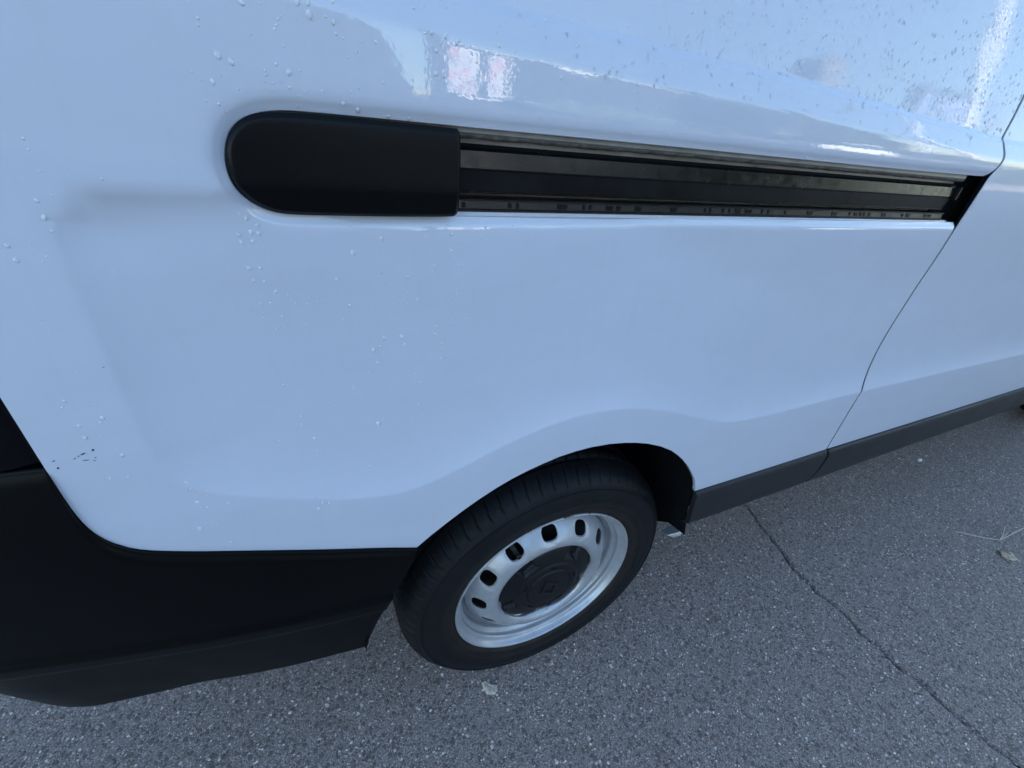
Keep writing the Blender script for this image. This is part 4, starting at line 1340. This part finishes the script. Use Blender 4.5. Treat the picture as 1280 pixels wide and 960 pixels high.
def leaves(name, spots, n, size, mat, parent, seed, loc):
    r = random.Random(seed)
    vs = []; fs = []
    cl = []
    for (cx, cy, cz, rx, rz) in spots:
        for k in range(9):
            a = r.uniform(0, 6.28); e = r.uniform(-.5, 1)
            cl.append((cx + rx * .62 * math.cos(a) * math.cos(e), cy + rx * .62 * math.sin(a) * math.cos(e), cz + rz * .62 * math.sin(e), rx * r.uniform(.28, .5)))
    for k in range(n):
        c = r.choice(cl)
        d = Vector((r.gauss(0, 1), r.gauss(0, 1), r.gauss(0, 1))).normalized() * c[3] * r.uniform(.5, 1.05)
        p = Vector(c[:3]) + d
        a = Vector((r.gauss(0, 1), r.gauss(0, 1), r.gauss(0, 1))).normalized(); b = a.orthogonal().normalized()
        s = size * r.uniform(.6, 1.3)
        k0 = len(vs)
        vs += [p - a * s, p + b * s * .5, p + a * s, p - b * s * .5]
        fs.append((k0, k0 + 1, k0 + 2, k0 + 3))
    mb = MB(); mb.v = [tuple(v) for v in vs]; mb.f = fs
    return mb.build(name, mat, parent, False)
BARK = m_plain('bark', (.09, .075, .06), .9, nscale=14, namp=.4)
WALLP = m_plain('pale_cladding', (.38, .37, .35), .7, nscale=2, namp=.12)
def shade_block():  # added unseen building, keeps the sun off the parking bay
    root = empty('shade_block', (22, 9.5, 0))
    tag(root, 'long unseen pale block added behind the van to shade the parking bay', 'building')
    MB().box(-14, 66, 8.2, 20, 0, 6.4).build('wall', WALLP, root)
    MB().box(-14.2, 66.2, 8.0, 20.2, 6.405, 6.62).build('roof', ROOFD, root)
    for k in range(13):
        x = -11 + k * 6
        f = MB().box(x, x + 2.4, 8.13, 8.195, 1.6, 3.0).build('window', TRIMW, root)
        MB().box(x + .08, x + 2.32, 8.115, 8.125, 1.68, 2.92).build('pane', GLASS, f)
    MB().box(1.2, 3.6, 8.12, 8.195, 0.02, 3.6).build('shutter_door', TRIMW, root)
shade_block()
BRICKW = m_plain('tower_render', (.09, .075, .065), .8, nscale=.6, namp=.4)
def tower():
    root = empty('apartment_tower', (62, -43, 0))
    tag(root, 'brown apartment tower rising far behind the trees', 'building')
    MB().box(59.6, 63.4, -43, -40, 0, 20.6).build('wall', BRICKW, root)
    for fl in range(6):
        for k in range(2):
            f = MB().box(60 + k * 1.7, 61.1 + k * 1.7, -39.997, -39.9, 2.4 + fl * 3.1, 3.9 + fl * 3.1).build('window', TRIMW, root)
            MB().box(60.08 + k * 1.7, 61.02 + k * 1.7, -39.895, -39.88, 2.48 + fl * 3.1, 3.82 + fl * 3.1).build('pane', GLASS, f)
tower()
LG = m_leaf('tree_leaves', (.05, .075, .035), (.12, .13, .075))
LH = m_leaf('hedge_leaves', (.22, .34, .20), (.45, .55, .42))
for i, (x, y, h, w, lab) in enumerate(((14.5, -15, 5.2, 2.0, 'round leafy tree right beside the shop wall'), (18.0, -16.5, 7.4, 2.6, 'tallest broad leafy tree behind the white car'), (22.2, -15.5, 6.8, 2.5, 'broad leafy tree between the tallest tree and the outer one'), (26.8, -16, 5.9, 2.4, 'outermost leafy tree towards the billboard'))):
    root = empty('leafy_tree', (x, y, 0))
    tag(root, lab, 'tree', 'trees across the car park')
    tk = MB().tube([(x, y, 0), (x + .05, y, h * .3), (x - .05, y + .1, h * .62)], [.2, .15, .08], 10)
    for k in range(5):
        a = k * 1.3
        tk.tube([(x, y, h * (.3 + .05 * k)), (x + w * .5 * math.cos(a), y + w * .5 * math.sin(a), h * (.55 + .05 * k))], [.08, .03], 6)
    tk.build('trunk', BARK, root, True)
    leaves('crown', [(x, y, h * .62, w, h * .36), (x + w * .6, y, h * .45, w * .7, h * .25), (x - w * .6, y, h * .45, w * .7, h * .25)], 6500, .13, LG, root, 30 + i, None)
hd = leaves('hedge', [(x, -13.2, 1.45, .62, .95) for x in np.arange(6.6, 11.2, .55)], 9000, .06, LH, None, 77, None)
tag(hd, 'clipped light green hedge in front of the shop wall', 'hedge')

hr = leaves('hedgerow', [(x, -17.5 - (x - 13) * .05, 1.3, 1.3, 1.6) for x in np.arange(13.6, 75, 1.5)], 26000, .15, LG, None, 78, None)
tag(hr, 'long dense dark green hedgerow behind the trees, running out past the billboard', 'hedge')
def car(name, label, x0, y0, L, mat):
    H = 1.30
    root = empty(name, (x0 + L / 2, y0 - .9, 0))
    tag(root, label, 'car')
    s = L / 4.2
    W = 1.75
    body_p = [(0, .35), (.02, .72), (.25, .92), (.75, 1.0), (3.5, 1.02), (4.1, .95), (4.2, .6), (4.18, .3), (3.75, .3), (3.65, .55), (3.4, .68), (3.15, .55), (3.05, .3), (1.15, .3), (1.05, .55), (.8, .68), (.55, .55), (.45, .3)]
    vs = []; n = len(body_p)
    for y, ins in ((y0, .06), (y0 - .12, 0), (y0 - W + .12, 0), (y0 - W, .06)):
        for px, pz in body_p:
            vs.append((x0 + (2.1 + (px - 2.1) * (1 - ins * .4)) * s, y, pz if pz < .5 else pz - ins * .3))
    fs = [tuple(range(n)), tuple(range(4 * n - 1, 3 * n - 1, -1))]
    for k in range(3):
        for i in range(n): fs.append((k * n + i, (k + 1) * n + i, (k + 1) * n + (i + 1) % n, k * n + (i + 1) % n))
    b = MB().add(vs, fs).build('body', mat, root)
    bm = bmesh.new(); bm.from_mesh(b.data); bmesh.ops.recalc_face_normals(bm, faces=bm.faces); bm.to_mesh(b.data); bm.free()
    gh = [(.85, 1.0), (1.5, 1.50), (2.1, 1.60), (2.9, 1.58), (3.4, 1.45), (3.95, 1.0)]
    def hull(pr, y_a, y_b, inset, nm, mt):
        v = []
        for y, k in ((y_a, 1), (y_b, -1)):
            for px, pz in pr:
                v.append((x0 + px * s, y - k * inset * (pz - 1.0) / .6, pz))
        m = len(pr)
        f = [tuple(range(m)), tuple(range(2 * m - 1, m - 1, -1))] + [(i, i + m, (i + 1) % m + m, (i + 1) % m) for i in range(m)]
        o = MB().add(v, f).build(nm, mt, root)
        bm = bmesh.new(); bm.from_mesh(o.data); bmesh.ops.recalc_face_normals(bm, faces=bm.faces); bm.to_mesh(o.data); bm.free()
        return o
    hull([(a, z - .012) for a, z in gh], y0 - .08, y0 - W + .08, .16, 'windows', GLASS)
    hull([(1.42, 1.50), (2.1, 1.625), (2.9, 1.60), (3.5, 1.46), (3.45, 1.44), (2.9, 1.545), (2.1, 1.565), (1.5, 1.47)], y0 - .06, y0 - W + .06, .16, 'roof', mat)
    for px in (.8, 3.4):
        for yy in (y0 - .02, y0 - W + .2):
            w = MB()
            n = 20
            v = [(x0 + px * s, yy, .31)] + [(x0 + px * s + .31 * math.cos(6.283 * k / n), yy, .31 + .31 * math.sin(6.283 * k / n)) for k in range(n)] + [(x0 + px * s + .31 * math.cos(6.283 * k / n), yy - .18, .31 + .31 * math.sin(6.283 * k / n)) for k in range(n)]
            f = [(0, 1 + (k + 1) % n, 1 + k) for k in range(n)] + [(1 + k, 1 + (k + 1) % n, 1 + n + (k + 1) % n, 1 + n + k) for k in range(n)]
            w.add(v, f).build('wheel', RUBBER, root)
    for ch in root.children:
        for v in ch.data.vertices: v.co.z *= H
    return root
WCAR = m_plain('white_car_paint', (.78, .78, .77), .35, nscale=3, namp=.04, coat=1.0)
car('parked_car', 'white hatchback parked in the sun in front of the trees', 19.6, -13.0, 5.6, WCAR)
def lamp():
    root = empty('lamp_post', (17.7, -7.2, 0))
    tag(root, 'tall pale lamp post beside the billboard, single arm at its top', 'lamp post')
    MB().tube([(17.7, -7.2, 0), (17.75, -7.2, 3), (17.8, -7.2, 7.5)], [.15, .14, .12], 14).build('pole', POLEM, root, True)
    MB().tube([(17.8, -7.2, 7.48), (17.7, -7.8, 7.7), (17.6, -8.5, 7.75)], [.04, .035, .03], 10).build('arm', POLEM, root, True)
    MB().box(17.48, 17.72, -9.1, -8.45, 7.70, 7.80).build('lamp_head', POLEM, root, bevel=.02)
lamp()
def m_board():
    m, nt, b = new_mat('billboard_print')
    v = coords(nt)
    sp = nt.nodes.new('ShaderNodeSeparateXYZ'); nt.links.new(v, sp.inputs[0])
    n = noise(nt, v, 1.6, 3, .5)
    c = mix(nt, ramp(nt, n, [(.45, 0.0), (.5, 1.0)]), (.015, .035, .12), (.03, .10, .25))
    c = mix(nt, ramp(nt, noise(nt, mapping(nt, v, (1.2, 1, 5)), 1.9, 2, .5), [(.60, 0.0), (.62, 1.0)]), c, (.36, .36, .38))
    red = mth(nt, 'MULTIPLY', mth(nt, 'LESS_THAN', sp.outputs[2], 3.95), ramp(nt, noise(nt, v, 1.1, 2, .5), [(.46, 0.0), (.5, 1.0)]))
    c = mix(nt, red, c, (.32, .05, .04))
    nt.links.new(c, b.inputs['Base Color']); b.inputs['Roughness'].default_value = .5
    return m
def billboard():
    root = empty('billboard', (17.4, -7.9, 0))
    tag(root, 'wide blue white and red billboard with a grey frame on two legs', 'billboard')
    fr = MB().box(16.0, 20.8, -8.0, -7.86, 3.65, 4.95).build('frame', WALLD, root)
    MB().box(16.12, 20.68, -7.855, -7.845, 3.75, 4.85).build('panel', m_board(), fr)
    for x in (16.8, 19.9):
        MB().box(x, x + .18, -8.0, -7.86, 0, 3.545).build('leg', POLEM, root)
billboard()
